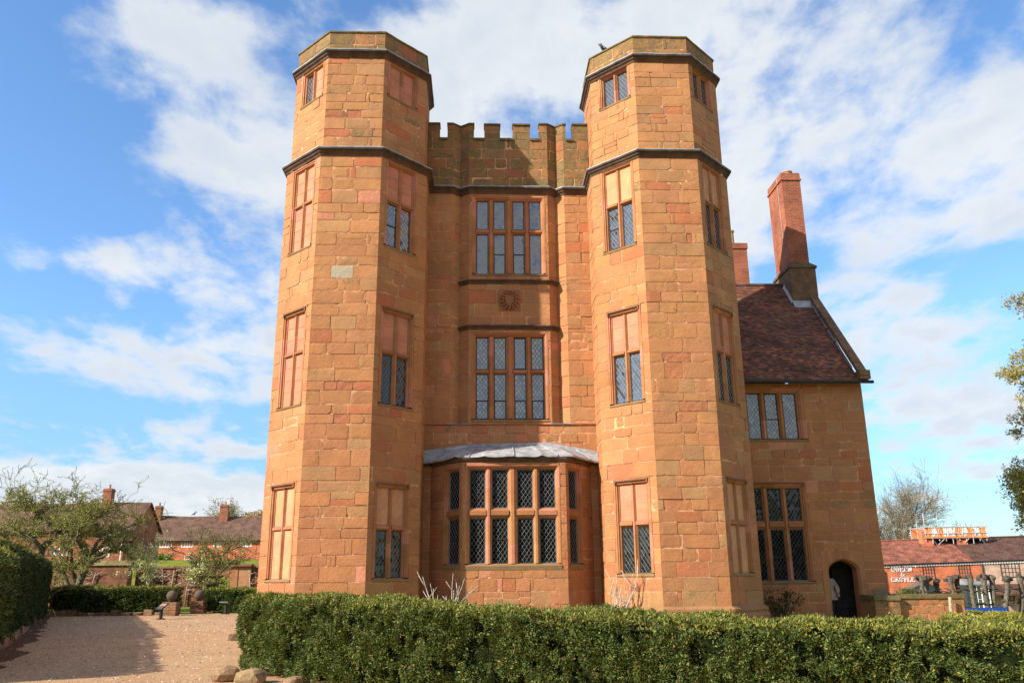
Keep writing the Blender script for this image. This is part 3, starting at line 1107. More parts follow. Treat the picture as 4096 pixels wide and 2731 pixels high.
def make_tower(cx, cy, lv, kinds_fl, kinds_fr, seed, white=None):
    rng = random.Random(seed)
    mb = MB()
    z2, z1, zt = lv['z2'], lv['z1'], lv['zt']
    cfl, cfr = 1.008 + .067, 1.008 - .098
    tw_label = lv['label']
    low = tower_faces(A_LOW, cx, cy)
    up = tower_faces(A_UP, cx, cy)
    tower_parent = house
    hol = {'FL': [], 'FR': []}
    wins = []
    dd = A_LOW - A_UP
    for si, st in enumerate(lv['tiers']):
        for fc, c0, kk in (('FL', cfl, kinds_fl), ('FR', cfr, kinds_fr)):
            F = low if si < 3 else up
            P, uu, nn, W = F[fc]
            c_ = c0 - (0 if si < 3 else dd * TAN)
            us = [(c_ - .51, c_ - .085), (c_ + .085, c_ + .51)]
            hd = si < 2
            hole, ob = window(house, P, uu, nn, us, st, kk[si], rng, e=.10, s=.08, top=.10 if hd else .03, bot=.12, hood=hd,
                              cas={(0, 0): (st[0][0] + .05, (st[0][0] + st[0][1]) / 2)} if (si == 2 and kk[si][0][0] == 'g') else None)
            hol[fc].append((hole, si))
    marks_low = [m_ for h, si in hol['FL'] if si < 3 for m_ in (h[2], h[3])]
    marks_up = [m_ for h, si in hol['FL'] if si == 3 for m_ in (h[2], h[3])]
    zb = z2 - .25
    crs = courses(0.72, zb, marks_low, rng)
    for fc in ('F', 'FL', 'FR', 'L', 'R'):
        P, uu, nn, W = low[fc]
        hs = [h for h, si in hol.get(fc, []) if si < 3]
        sp = None
        if fc == 'F' and white:
            wu, wz = white
            sp = lambda a, b, c, d: (0.42, 0.345, 0.235) if (a < wu < b and c < wz < d) else None
        ashlar(mb, P, uu, nn, W, crs, hs, rng, lich=lich_up, erode=.09 if fc == 'F' else .05, special=sp)
    crs2 = courses(z2 + .03, z1 - .24, marks_up, rng)
    for fc in ('F', 'FL', 'FR', 'L', 'R'):
        P, uu, nn, W = up[fc]
        hs = [h for h, si in hol.get(fc, []) if si == 3]
        ashlar(mb, P, uu, nn, W, crs2, hs, rng, lich=lich_up, erode=.07)
    par = tower_faces(A_UP - .02, cx, cy)
    crs3 = courses(z1 + .03, zt - .09, [], rng, .38)
    for fc in ('F', 'FL', 'FR', 'L', 'R'):
        P, uu, nn, W = par[fc]
        ashlar(mb, P, uu, nn, W, crs3, [], rng, lich=.86, red=-.4, tone=.86)
    for F, za, zb_ in ((low, 0, z2), (up, z2, z1), (par, z1, zt)):
        for fc in ('BR', 'B', 'BL'):
            P, uu, nn, W = F[fc]
            mb.poly([P + Vector((0, 0, za)), P + uu * W + Vector((0, 0, za)), P + uu * W + Vector((0, 0, zb_)), P + Vector((0, 0, zb_))], (*OCHRE, .2), 0)
    mb.poly([(*p, zt - .3) for p in octa(cx, cy, A_UP - .1)], (0.3, 0.3, 0.3, .2), 0)
    core = octa(cx, cy, A_UP - .42)  # unseen dark core added inside to stop light leaking through the shaft
    for i in range(8):
        j = (i + 1) % 8
        mb.poly([(*core[i], .0), (*core[j], .0), (*core[j], zt - .3), (*core[i], zt - .3)], (0.03, 0.02, 0.015, 0), 0)
    tower = mb.build('tower', 'stone', house)
    tower['label'] = tw_label
    for zs_ in (z2, z1):
        sb = MB()
        aa = (A_LOW if zs_ == z2 else A_UP)
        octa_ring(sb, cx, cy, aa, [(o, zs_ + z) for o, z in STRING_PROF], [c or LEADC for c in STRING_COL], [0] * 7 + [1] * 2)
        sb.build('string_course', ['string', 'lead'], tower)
    cb = MB()
    cc_ = (0.21, 0.15, 0.06, .75)
    octa_ring(cb, cx, cy, A_UP - .02, [(-.02, zt - .10), (.035, zt - .085), (.045, zt - .04), (-.02, zt), (-.34, zt), (-.34, zt - .4)], [cc_] * 5, [0] * 5)
    cb.build('coping', 'string', tower)
    pb = MB()
    pc = (0.33, 0.155, 0.07, .3)
    octa_ring(pb, cx, cy, A_LOW, [(.16, -.1), (.15, .30), (.17, .44), (.12, .52), (.10, .54), (.13, .60), (.12, .66), (.0, .74)], [pc] * 7, [0] * 7)
    pb.build('plinth', 'stone', tower)
    return tower


LV_L = dict(z2=15.42, z1=19.24, zt=20.09, label='left octagonal tower with mostly blocked windows',
            tiers=[[(1.62, 2.99), (3.15, 4.22)], [(6.84, 8.43), (8.58, 9.77)], [(12.09, 13.63), (13.80, 14.98)], [(17.69, 18.86)]])
LV_R = dict(z2=15.56, z1=19.37, zt=20.23, label='right octagonal tower with leaded lower lights',
            tiers=[[(1.69, 3.06), (3.26, 4.34)], [(6.98, 8.55), (8.70, 9.92)], [(12.30, 13.83), (14.0, 15.17)], [(17.89, 19.02)]])
make_tower(-SEP, A_LOW, LV_L,
           [['pp', 'pp'], ['bb', 'bb'], ['bb', 'bb'], ['gb']],
           [['mm', 'pp'], ['mm', 'bb'], ['gg', 'bb'], ['bb']], 5, white=(1.22, 11.15))
make_tower(SEP, A_LOW + .176, LV_R,
           [['mm', 'bb'], ['gg', 'bb'], ['gg', 'pp'], ['gg']],
           [['pp', 'pp'], ['mm', 'bb'], ['mm', 'pp'], ['mm']], 8)


def wall_run(mb, pts, crs_fn, holes, rng, **kw):
    """pts: plan polyline left to right seen from the front; holes keyed by segment index"""
    for i, (a, b) in enumerate(zip(pts, pts[1:])):
        P = Vector((*a, 0))
        uu = Vector((b[0] - a[0], b[1] - a[1], 0))
        W = uu.length
        uu.normalize()
        nn = Vector((uu.y, -uu.x, 0))
        ashlar(mb, P, uu, nn, W, crs_fn, holes.get(i, []), rng, **kw)


def run_ring(mb, pts, prof, z, cols, mis):
    """mouldings along a plan polyline, mitred; offsets go outward (to the viewer)"""
    n_ = len(pts)

    def off(o):
        out = []
        for i in range(n_):
            ns = []
            if i:
                d = Vector((pts[i][0] - pts[i - 1][0], pts[i][1] - pts[i - 1][1])).normalized()
                ns.append(Vector((d.y, -d.x)))
            if i < n_ - 1:
                d = Vector((pts[i + 1][0] - pts[i][0], pts[i + 1][1] - pts[i][1])).normalized()
                ns.append(Vector((d.y, -d.x)))
            m_ = sum(ns, Vector((0, 0)))
            m_.normalize()
            k = 1 / max(.45, m_.dot(ns[0]))
            out.append((pts[i][0] + m_.x * o * k, pts[i][1] + m_.y * o * k))
        return out
    for k, ((o0, z0), (o1, z1)) in enumerate(zip(prof, prof[1:])):
        p0, p1 = off(o0), off(o1)
        for i in range(n_ - 1):
            worn_strip(mb, p0[i], p0[i + 1], p1[i], p1[i + 1], z + z0, z + z1, cols[k], mis[k], cols[k] is LEADC)


def centre():
    rng = random.Random(21)
    up = [(-3.0, 2.82), (-2.08, 2.82), (-1.77, 3.09), (-1.44, 2.82), (1.43, 2.82), (1.74, 3.09), (2.05, 2.82), (3.0, 2.82)]
    P0 = Vector((-1.44, 2.82, 0))
    ux, ny = Vector((1, 0, 0)), Vector((0, -1, 0))
    cols_ = [(-1.18, -.75), (-.555, -.13), (.145, .565), (.748, 1.175)]
    us = [(a + 1.44, b + 1.44) for a, b in cols_]
    mb = MB()
    hs = []
    h3, _ = window(house, P0, ux, ny, us, [(12.09, 13.63), (13.82, 14.95)], ['gggg', 'gggg'], rng, e=.10, s=.06, top=.05, hood=False, name='window',
                   cas={(0, 1): (12.1, 12.85), (0, 2): (12.1, 12.85)}, label='four light window below the battlements')
    h2, _ = window(house, P0, ux, ny, us, [(6.80, 8.40), (8.55, 9.72)], ['wwww', 'wwgw'], rng, e=.10, s=.06, top=.05, hood=False,
                   cas={(0, 0): (6.82, 7.45), (0, 1): (6.82, 7.45), (0, 2): (6.82, 7.45), (0, 3): (6.82, 7.45), (1, 2): (8.58, 9.69)}, label='four light window with pale blinds above the lead roof')
    hs = [h3, h2]
    marks = [m_ for h in hs for m_ in (h[2], h[3])] + [10.0, 10.14, 11.68, 11.82]
    crs = courses(6.58, 15.2, marks, rng)
    wall_run(mb, up, crs, {3: hs}, rng, red=.22, lich=.12, erode=.03)
    # plain lower stage over the lead roof, flat right across
    low = [(-3.0, 2.76), (3.0, 2.76)]
    wall_run(mb, low, courses(5.0, 6.58, [], rng, .3), {}, rng, red=.12, lich=.32, bw=(.3, .7), erode=.05)
    mb.poly([(-3, 2.72, 6.585), (3, 2.72, 6.585), (3, 3.3, 6.60), (-3, 3.3, 6.60)], (*OCHRE, .4), 0)
    for q_ in ((-2.95, 3.22, 0, 2.95, 3.3, 17.2), (-2.95, 2.9, 0, -2.7, 3.25, 17.0), (2.72, 2.9, 0, 2.95, 3.25, 17.0)):
        mb.box(q_[:3], q_[3:], (0.03, 0.02, 0.015, 0), 0)  # dark backing added behind the wall, stops light leaking through its gaps
    wall = mb.build('centre_wall', 'stone', house)
    # two pieces of lead flashing on the ledge
    fb = MB()
    fb.box((-2.2, 2.70, 6.595), (-1.42, 3.05, 6.615), LEADC)
    fb.build('lead_flashing', 'lead', wall)
    fb = MB()
    fb.box((1.36, 2.70, 6.595), (2.15, 3.05, 6.615), LEADC)
    fb.build('lead_flashing', 'lead', wall)
    sb = MB()
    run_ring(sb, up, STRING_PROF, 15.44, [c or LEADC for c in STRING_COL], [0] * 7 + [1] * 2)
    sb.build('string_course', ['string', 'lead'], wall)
    bay = [(-1.77, 3.09), (-1.44, 2.82), (1.43, 2.82), (1.74, 3.09)]
    for zc in (11.82, 10.12):
        q = MB()
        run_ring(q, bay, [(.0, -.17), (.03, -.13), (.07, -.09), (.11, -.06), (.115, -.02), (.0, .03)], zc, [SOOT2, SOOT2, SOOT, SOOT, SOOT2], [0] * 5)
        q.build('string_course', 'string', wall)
    # parapet with crenels
    pb = MB()
    par = [(-3.0, 2.80), (-2.08, 2.80), (-1.78, 3.03), (-1.47, 2.80), (1.46, 2.80), (1.77, 3.03), (2.07, 2.80), (3.0, 2.80)]
    wall_run(pb, par, courses(15.47, 17.42, [], rng, .36), {}, rng, red=-.2, lich=.78, erode=.04, tone=.74)

    def merlon(pts, z0, z1):
        th = .34
        n_ = len(pts)
        for i in range(n_ - 1):
            a, b = Vector((*pts[i], 0)), Vector((*pts[i + 1], 0))
            uu = (b - a)
            W = uu.length
            uu.normalize()
            nn = Vector((uu.y, -uu.x, 0))
            ashlar(pb, a, uu, nn, W, [(z0, z0 + .3), (z0 + .3, z1 - .1)], [], rng, eL=True, eR=True, red=-.3, lich=.8, bw=(.5, .9), erode=.02, tone=.74)
        back = [(x, y + th) for x, y in pts]
        cst = (*jitc(OCHRE, rng, .05), .6)
        for k in (0, -1):
            a, b = pts[k], back[k]
            q = [(*a, z0), (*b, z0), (*b, z1 - .1), (*a, z1 - .1)]
            pb.poly(q if k else q[::-1], cst, 0)
        for i in range(n_ - 1):
            pb.poly([(*back[i + 1], z0), (*back[i], z0), (*back[i], z1 - .1), (*back[i + 1], z1 - .1)], cst, 0)
        # coping with a lip
        cc_ = (0.10, 0.075, 0.035, .7)
        lip = .05
        ext = [(pts[0][0] - .02, pts[0][1])] + list(pts[1:-1]) + [(pts[-1][0] + .02, pts[-1][1])]
        fr = [(x, y - lip) for x, y in ext]
        bk = [(x, y + th + lip) for x, y in ext]
        mid = [(x, y + th * .45) for x, y in ext]
        for i in range(n_ - 1):
            for A_, B_, za, zb in ((fr, fr, z1 - .11, z1 - .055), (fr, mid, z1 - .055, z1), (mid, bk, z1, z1 - .055), (bk, bk, z1 - .055, z1 - .11), (bk, fr, z1 - .11, z1 - .11)):
                pb.poly([(*A_[i], za), (*A_[i + 1], za), (*B_[i + 1], zb), (*B_[i], zb)], cc_, 1)
        for k, fl in ((0, 1), (-1, 0)):
            q = [(*fr[k], z1 - .11), (*fr[k], z1 - .055), (*mid[k], z1), (*bk[k], z1 - .055), (*bk[k], z1 - .11)]
            pb.poly(q if fl else q[::-1], cc_, 1)

    zc = 17.42
    merlon([(-3.0, 2.8), (-2.575, 2.8)], zc, 18.14)
    merlon([(-2.28, 2.8), (-2.07, 2.8), (-1.78, 3.03), (-1.47, 2.8), (-1.29, 2.8)], zc, 18.14)
    merlon([(-.896, 2.8), (-.306, 2.8)], zc, 18.12)
    merlon([(.178, 2.8), (.82, 2.8)], zc, 18.13)
    merlon([(1.17, 2.8), (1.46, 2.8), (1.77, 3.03), (2.06, 2.8), (2.17, 2.8)], zc, 18.17)
    merlon([(2.43, 2.8), (3.0, 2.8)], zc, 18.17)
    # crenel sills
    for a, b in ((-2.575, -2.28), (-1.29, -.896), (-.306, .178), (.82, 1.17), (2.17, 2.43)):
        c_ = (0.11, 0.085, 0.035, .7)
        pb.box((a, 2.74, zc - .05), (b, 2.76 + .42, zc + .035), c_, 1)
    pb.box((-3.0, 3.08, 16.0), (3.0, 3.2, zc - .07), (*OCHRE, .4), 0)
    pb.build('battlement', ['stone', 'string'], wall)
    # carved shield with mantling
    cb = MB()
    c = (0.26, 0.11, 0.048, .25)
    cz, cy = 11.07 - .02, 2.80
    cb.box((-.38, cy - .008, cz - .38), (.38, cy + .05, cz + .38), (0.30, 0.125, 0.055, .15))
    sh = [(-.17, .17), (-.06, .20), (0, .17), (.06, .20), (.17, .17), (.16, -.02), (.10, -.14), (0, -.22), (-.10, -.14), (-.16, -.02)]
    f_ = [cb.vert((x, cy - .075, cz + z), c) for x, z in sh]
    b_ = [cb.vert((x * 1.12, cy - .01, cz + z * 1.12), c) for x, z in sh]
    cb.face(f_[::-1])
    for i in range(len(sh)):
        j = (i + 1) % len(sh)
        cb.face((f_[i], f_[j], b_[j], b_[i]))
    for k in range(14):
        t_ = 2 * math.pi * k / 14 + .1
        x, z = .26 * math.cos(t_), .27 * math.sin(t_)
        pts_ = []
        for q in range(6):
            aa = t_ + q * .75
            rr = .075 - q * .008
            pts_.append((x + rr * math.cos(aa), cy - .06 - .008 * q, cz + z + rr * math.sin(aa)))
        cb.tube(pts_, [.040, .042, .040, .034, .026, .016], 5, c)
    cb.build('carved_shield', 'dressed', house)

    # ---- ground floor bay
    BY = 1.5
    bl, br, sl_, sr = (-1.585, BY), (1.70, BY), (-2.665, 2.8), (2.69, 2.8)
    mb = MB()
    zs = [(2.015, 3.40), (3.71, 4.93)]
    Pf = Vector((bl[0], BY, 0))
    lf = [(-1.362, -.857), (-.660, -.147), (.150, .652), (.850, 1.372)]
    rng2 = random.Random(33)
    hf, _ = window(house, Pf, ux, ny, [(a - bl[0], b - bl[0]) for a, b in lf], zs, ['dddd', 'dddd'], rng2, e=.10, s=.04, top=.10, bot=.2, hood=False,
                   cas={(0, 1): (2.03, 2.75), (0, 2): (2.03, 2.75)}, label='wide eight light bay window with dark diamond glazing', sill_l=.1)
    hol = {2: [hf]}
    for seg, (a, b), right in ((1, (sl_, bl), False), (3, (br, sr), True)):
        a3 = Vector((*a, 0))
        uu = Vector((b[0] - a[0], b[1] - a[1], 0))
        W = uu.length
        uu.normalize()
        nn = Vector((uu.y, -uu.x, 0))
        x0 = (W - .24 - .62) if not right else .24
        hh, _ = window(house, a3, uu, nn, [(x0, x0 + .62)], zs, ['d', 'd'], rng2, e=.08, s=.04, top=.06, bot=.2, hood=False, sill_l=.2)
        hol[seg] = [hh]
    run = [(-3.0, 2.8), sl_, bl, br, sr, (3.0, 2.8)]
    marks = [m_ for h in (hf, hol[1][0]) for m_ in (h[2], h[3])]
    crs = courses(.45, 5.34, marks, rng2, .33)
    wall_run(mb, run, crs, hol, rng2, red=.45, lich=.08, bw=(.34, .75), erode=.03)
    bayo = mb.build('bay', 'stone', house)
    q = MB()
    run_ring(q, [sl_, bl, br, sr], [(.10, 0), (.10, .36), (.06, .42), (.0, .47)], 0, [(*RED, .3)] * 3, [0] * 3)
    q.build('plinth', 'stone', bayo)
    # cornice under the eaves
    q = MB()
    run_ring(q, [(-2.9, 2.8), sl_, bl, br, sr, (2.9, 2.8)], [(.0, -.12), (.03, -.08), (.07, -.02), (.08, .04)], 5.26, [SOOT2] * 3, [0] * 3)
    q.build('cornice', 'string', bayo)
    # lead roof, dressed in sheets with welted rolls
    L = MB()
    top = [(-2.93, 5.60), (-2.2, 5.70), (-1.4, 5.80), (-.6, 5.83), (.05, 5.85), (.7, 5.86), (1.35, 5.85), (2.2, 5.70), (2.93, 5.56)]
    eav = [(-2.93, 2.55, 5.31), (-2.55, 2.35, 5.33), (-1.85, 1.52, 5.36), (-.9, 1.33, 5.35), (.05, 1.32, 5.37), (.95, 1.33, 5.36), (1.95, 1.5, 5.38), (2.62, 2.35, 5.34), (2.93, 2.5, 5.31)]
    rows = 7
    rngL = random.Random(2)
    g = []
    sub = 6
    for i in range((len(top) - 1) * sub + 1):
        k, f = min(i // sub, len(top) - 2), 0
        f = i / sub - k
        tx = top[k][0] + (top[k + 1][0] - top[k][0]) * f
        tz = top[k][1] + (top[k + 1][1] - top[k][1]) * f
        e0, e1 = eav[k], eav[k + 1]
        ex, ey, ez = [e0[q_] + (e1[q_] - e0[q_]) * f for q_ in range(3)]
        roll = .03 if (f < .12 or f > .88) and k in (2, 3, 5) else 0
        sag = -.012 * math.sin(math.pi * f)
        col_ = []
        for r in range(rows + 1):
            t_ = r / rows
            x, y, z = tx + (ex - tx) * t_, 2.74 + (ey - 2.74) * t_, tz + (ez - tz) * t_
            z += roll * min(1, t_ * 3) + sag * t_ + rngL.gauss(0, .0035) + .03 * math.sin(math.pi * t_)
            col_.append(L.vert((x, y, z)))
        # drip edge
        p = Vector(L.v[col_[-1]])
        col_.append(L.vert((p.x, p.y - .012, p.z - .06 + rngL.gauss(0, .005))))
        col_.append(L.vert((p.x, p.y + .13, p.z - .065)))
        g.append(col_)
    for a, b in zip(g, g[1:]):
        for r in range(len(a) - 1):
            L.face((a[r], a[r + 1], b[r + 1], b[r]))
    # upstand against the wall
    for a, b in zip(g, g[1:]):
        pa, pb_ = Vector(L.v[a[0]]), Vector(L.v[b[0]])
        up_ = Vector((0, -.012, .10))
        L.poly([pa + Vector((0, -.012, 0)), pb_ + Vector((0, -.012, 0)), pb_ + up_, pa + up_])
    lro = L.build('lead_roof', 'lead', bayo)
    for ci in (6, 15, 24, 33, 42):
        col_ = g[min(ci, len(g) - 1)]
        rl_ = MB()
        rl_.smooth = True
        rl_.tube([Vector(L.v[i_]) + Vector((0, -.004, .012)) for i_ in col_[:rows + 2]], .022, 6)
        rl_.build('lead_roll', 'lead', lro)


centre()


# ------------------------------------------------------------------ tiles
def tile_roof(mb, O, u, d, nrm, outline, gauge, tw, rng, pal, lift=.022):
    """small plain tiles: O at the eaves, u along, d up the slope; outline(v) -> (u0,u1)"""
    O, u, d, nrm = Vector(O), Vector(u), Vector(d), Vector(nrm)
    v = 0.0
    row = 0
    vmax = outline(None)
    while v < vmax - .02:
        a, b = outline(v)
        x = a - (tw / 2 if row % 2 else 0)
        while x < b:
            x0, x1 = max(a, x + .003), min(b, x + tw - .003)
            if x1 - x0 > .02:
                c = jitc(pal[min(len(pal) - 1, int(rng.random() ** 1.4 * len(pal)))], rng, .16)
                c = (*c, .2)
                l0 = lift + rng.gauss(0, .004)
                j = rng.gauss(0, .004)
                top = v + gauge * 1.35
                p = [O + u * x0 + d * (v + j) + nrm * l0, O + u * x1 + d * (v + j) + nrm * (l0 + rng.gauss(0, .003)),
                     O + u * x1 + d * top + nrm * .004, O + u * x0 + d * top + nrm * .004]
                mb.poly(p, c)
                mb.poly([p[0] - nrm * .016, p[1] - nrm * .016, p[1], p[0]], c)
            x += tw
        v += gauge
        row += 1


def wing():
    rng = random.Random(77)
    P = Vector((7.4, 4.5, 0))
    ux, ny = Vector((1, 0, 0)), Vector((0, -1, 0))
    W = 13.12 - 7.4
    mb = MB()
    o = -7.4
    h1, _ = window(house, P, ux, ny, [(8.79 + o, 9.27 + o), (9.46 + o, 9.94 + o), (10.14 + o, 10.63 + o)], [(6.37, 8.07)], ['www'], rng, e=.13, s=.16, top=.06, hood=False,
                   cas={(0, 1): (7.1, 8.05)}, label='three light upper window of the side wing')
    h2, _ = window(house, P, ux, ny, [(8.56 + o, 9.04 + o), (9.25 + o, 9.74 + o), (9.93 + o, 10.43 + o)], [(1.41, 3.15), (3.45, 4.59)], ['ddd', 'mmm'], rng, e=.13, s=.10, top=.12, hood=True,
                   cas={(0, 1): (1.43, 2.2)}, label='six light lower window of the side wing')
    # doorway opening, four-centred head is a separate arch ring
    dx0, dx1 = 11.17, 12.17
    hd = (dx0 - .26 + o, dx1 + .26 + o, -.05, 2.42)
    crs = courses(0.0, 8.42, [m_ for h in (h1, h2) for m_ in (h[2], h[3])] + [2.42], rng, .36)
    ashlar(mb, P, ux, ny, W, crs, [h1, h2, hd], rng, eL=False, eR=True, red=.35, lich=.14, bw=(.34, .9), erode=.02)
    # gable end and back
    zr = 13.72
    yr = 8.65
    ecol = (*RED, .2)
    mb.poly([(13.115, 4.52, 0), (13.115, 12.8, 0), (13.115, 12.8, 8.5), (13.115, yr, zr + .1), (13.115, 4.52, 8.5)], ecol, 0)
    mb.poly([(13.11, 12.8, 0), (7.4, 12.8, 0), (7.4, 12.8, 8.5), (13.11, 12.8, 8.5)], ecol, 0)
    mb.box((7.5, 4.78, 0), (10.85, 4.86, 8.4), (0.03, 0.02, 0.015, 0), 0)  # dark backing added behind the windows against light leaks
    wl = mb.build('wing_wall', 'stone', house)
    # roof
    sl_ = math.atan(1.2)
    d = Vector((0, math.cos(sl_), math.sin(sl_)))
    nr = Vector((0, -math.sin(sl_), math.cos(sl_)))
    rl = (yr - 4.22) / math.cos(sl_)
    rb = MB()
    pal = [(0.145, 0.058, 0.034), (0.19, 0.070, 0.038), (0.115, 0.056, 0.039), (0.29, 0.095, 0.045), (0.17, 0.083, 0.054)]
    tile_roof(rb, (7.2, 4.22, 8.44), (1, 0, 0), d, nr, lambda v: rl if v is None else (0, 5.72 - .0), .105, .17, rng, pal)
    rb.poly([(7.2, 4.24, 8.43), (13.0, 4.24, 8.43), (13.0, yr, zr), (7.2, yr, zr)], (0.06, 0.035, 0.028, 0))
    rb.poly([(13.0, 12.9, 8.5), (7.2, 12.9, 8.5), (7.2, yr, zr), (13.0, yr, zr)], (0.10, 0.05, 0.035, 0))
    for k in range(14):
        x = 7.2 + k * .42
        rb.tube([(x, yr, zr + .03), (x + .40, yr, zr + .03)], .11, 8, (*jitc((0.10, 0.055, 0.04), rng, .15), 0))
    roof = rb.build('roof', 'tile', house)
    # gable coping, kneeler and lead soaker
    cb = MB()
    for k in range(9):
        t0, t1 = k / 9, (k + 1) / 9 - .004
        pa = Vector((12.93, 4.1, 8.55)) + Vector((0, (yr - 4.1) * t0, (zr + .27 - 8.62) * t0))
        pb = Vector((12.93, 4.1, 8.55)) + Vector((0, (yr - 4.1) * t1, (zr + .27 - 8.62) * t1))
        c_ = (*jitc((0.17, 0.09, 0.05), rng, .12), .4)
        up_ = nr * .14
        q = [pa, pa + Vector((.32, 0, 0)), pa + Vector((.32, 0, 0)) + up_, pa + up_, pb, pb + Vector((.32, 0, 0)), pb + Vector((.32, 0, 0)) + up_, pb + up_]
        i = [cb.vert(p, c_) for p in q]
        for f in ((0, 1, 2, 3), (7, 6, 5, 4), (0, 4, 5, 1), (1, 5, 6, 2), (2, 6, 7, 3), (3, 7, 4, 0)):
            cb.face([i[z] for z in f])
    cb.box((12.9, 4.02, 8.5), (13.3, 4.5, 8.83), (0.19, 0.10, 0.05, .4))
    cb.build('gable_coping', 'string', roof)
    fb = MB()
    for k in range(6):
        t0 = .1 + k * .13
        p = Vector((12.80, 4.22, 8.5)) + Vector((0, (yr - 4.22) * t0, (zr - 8.44) * t0))
        q = p + d * .8
        fb.poly([p + Vector((.07, 0, 0)) + nr * .035, p + Vector((.14, 0, 0)) + nr * .07, q + Vector((.14, 0, 0)) + nr * .07, q + Vector((.07, 0, 0)) + nr * .035])
    fb.build('lead_flashing', 'dark_lead', roof)
    gb = MB()
    gb.tube([(7.4, 4.12, 8.42), (13.42, 4.12, 8.40)], .062, 8)
    gb.build('gutter', 'iron', roof)
    # chimneys
    ch = MB()
    x0, x1, y0, y1 = 12.27, 13.10, 7.75, 9.45
    ch.box((x0 - .08, y0 - .08, 11.4), (x1 + .2, y1 + .1, 14.22), (0.15, 0.085, 0.05, .45), 0)
    i0 = [(x0 - .14, y0 - .14), (x1 + .26, y0 - .14), (x1 + .26, y1 + .16), (x0 - .14, y1 + .16)]
    i1 = [(x0, y0), (x1, y0), (x1, y1), (x0, y1)]
    for k in range(4):
        k2 = (k + 1) % 4
        ch.poly([(*i0[k], 14.22), (*i0[k2], 14.22), (*i0[k2], 14.30), (*i0[k], 14.30)], (0.12, 0.075, 0.045, .5), 0)
        ch.poly([(*i0[k], 14.30), (*i0[k2], 14.30), (*i1[k2], 14.50), (*i1[k], 14.50)], (0.12, 0.075, 0.045, .5), 0)
    ch.poly([(*p, 14.22) for p in i0[::-1]], (0.1, 0.06, 0.04, .3), 0)
    cho = ch.build('chimney', ['string'], house)
    cho['label'] = 'tall brick chimney on stone base at the gable'
    st = MB()
    st.box((x0, y0, 14.4), (x1, y1, 18.38))
    st.box((x0 - .045, y0 - .045, 18.38), (x1 + .045, y1 + .045, 18.46))
    st.box((x0 - .01, y0 - .01, 18.46), (x1 + .01, y1 + .01, 18.74))
    st.build('brick_stack', 'brick', cho)
    for yy in (8.15, 8.95):
        pt = MB()
        pt.lathe(((x0 + x1) / 2 + .02, yy, 18.74), [(.20, 0), (.21, .16), (.25, .18), (.25, .22), (.19, .225), (.17, .1)], 14)
        pt.build('chimney_pot', 'pot', cho)
    fl = MB()
    fl.box((x0 - .1, y0 - .15, 12.42), (x1 + .12, y0 - .085, 12.66), LEADC)
    zz_ = lambda y: 8.44 + (y - 4.22) * 1.2
    for y in (7.75, 8.0, 8.25):
        fl.poly([(x0 - .17, y - .1, zz_(y - .1) + .07), (x0 - .083, y - .1, zz_(y - .1) + .11), (x0 - .083, y + .2, zz_(y + .2) + .24), (x0 - .17, y + .2, zz_(y + .2) + .07)], LEADC)
    fl.poly([(x0 - .12, y0 - .3, zz_(y0 - .3) + .05), (x1 + .1, y0 - .3, zz_(y0 - .3) + .05), (x1 + .1, y0 - .09, zz_(y0) + .06), (x0 - .12, y0 - .09, zz_(y0) + .06)], LEADC)
    fl.build('lead_flashing', 'lead', cho)
    wr = MB()
    wr.tube([(x0 - .012, 8.25, 14.5), (x0 - .012, 8.25, 18.7)], .009, 4)
    wr.build('lightning_conductor', 'lead', cho)
    c2 = MB()
    c2.box((10.9, 11.7, 12.5), (11.82, 12.5, 16.85))
    c2.box((10.86, 11.66, 16.75), (11.86, 12.54, 16.85 + .18))
    co2 = c2.build('chimney', 'brick', house)
    co2['label'] = 'shorter brick chimney behind the ridge'
    pt = MB()
    pt.lathe((11.2, 12.1, 17.02), [(.17, 0), (.16, .7), (.20, .73), (.20, .8), (.14, .8)], 14)
    pt.build('chimney_pot', 'pot', co2)
    # doorway: arch stones, jambs, passage and leaf
    ab = MB()
    A_, B_ = dx0, dx1
    cx_ = (A_ + B_) / 2
    inner = []
    for k in range(13):
        t_ = [0, .03, .08, .16, .27, .4, .5, .6, .73, .84, .92, .97, 1][k]
        x = A_ + (B_ - A_) * t_
        s_ = abs(2 * t_ - 1)
        ks = [(0, 1), (.2, .92), (.46, .80), (.68, .64), (.84, .46), (.94, .25), (1.001, 0)]
        f_ = next(b0 + (b1 - b0) * (s_ - a0) / (a1 - a0) for (a0, b0), (a1, b1) in zip(ks, ks[1:]) if a0 <= s_ <= a1)
        z = 1.74 + .34 * f_
        inner.append((x, z))
    inner = [(A_, 0.0)] + inner + [(B_, 0.0)]
    outer = [(A_ - .26, 0.0)] + [(A_ - .26 + (B_ - A_ + .52) * k / 12, 2.42) for k in range(13)] + [(B_ + .26, 0.0)]
    for k in range(len(inner) - 1):
        c_ = (*jitc(RED, rng, .06), .15)
        i0_, i1_, o0_, o1_ = inner[k], inner[k + 1], outer[k], outer[k + 1]
        ch0 = [(cx_ + (p[0] - cx_) * 1.14, p[1] + (.06 if p[1] > 1 else 0)) for p in (i0_, i1_)]
        ab.poly([(o0_[0], 4.495, o0_[1]), (ch0[0][0], 4.495, ch0[0][1]), (ch0[1][0], 4.495, ch0[1][1]), (o1_[0], 4.495, o1_[1])], c_)
        ab.poly([(ch0[0][0], 4.495, ch0[0][1]), (i0_[0], 4.58, i0_[1]), (i1_[0], 4.58, i1_[1]), (ch0[1][0], 4.495, ch0[1][1])], c_)
        ab.poly([(i0_[0], 4.58, i0_[1]), (i0_[0], 4.95, i0_[1]), (i1_[0], 4.95, i1_[1]), (i1_[0], 4.58, i1_[1])], c_)
    dr = ab.build('doorway', 'dressed', house)
    pb = MB()
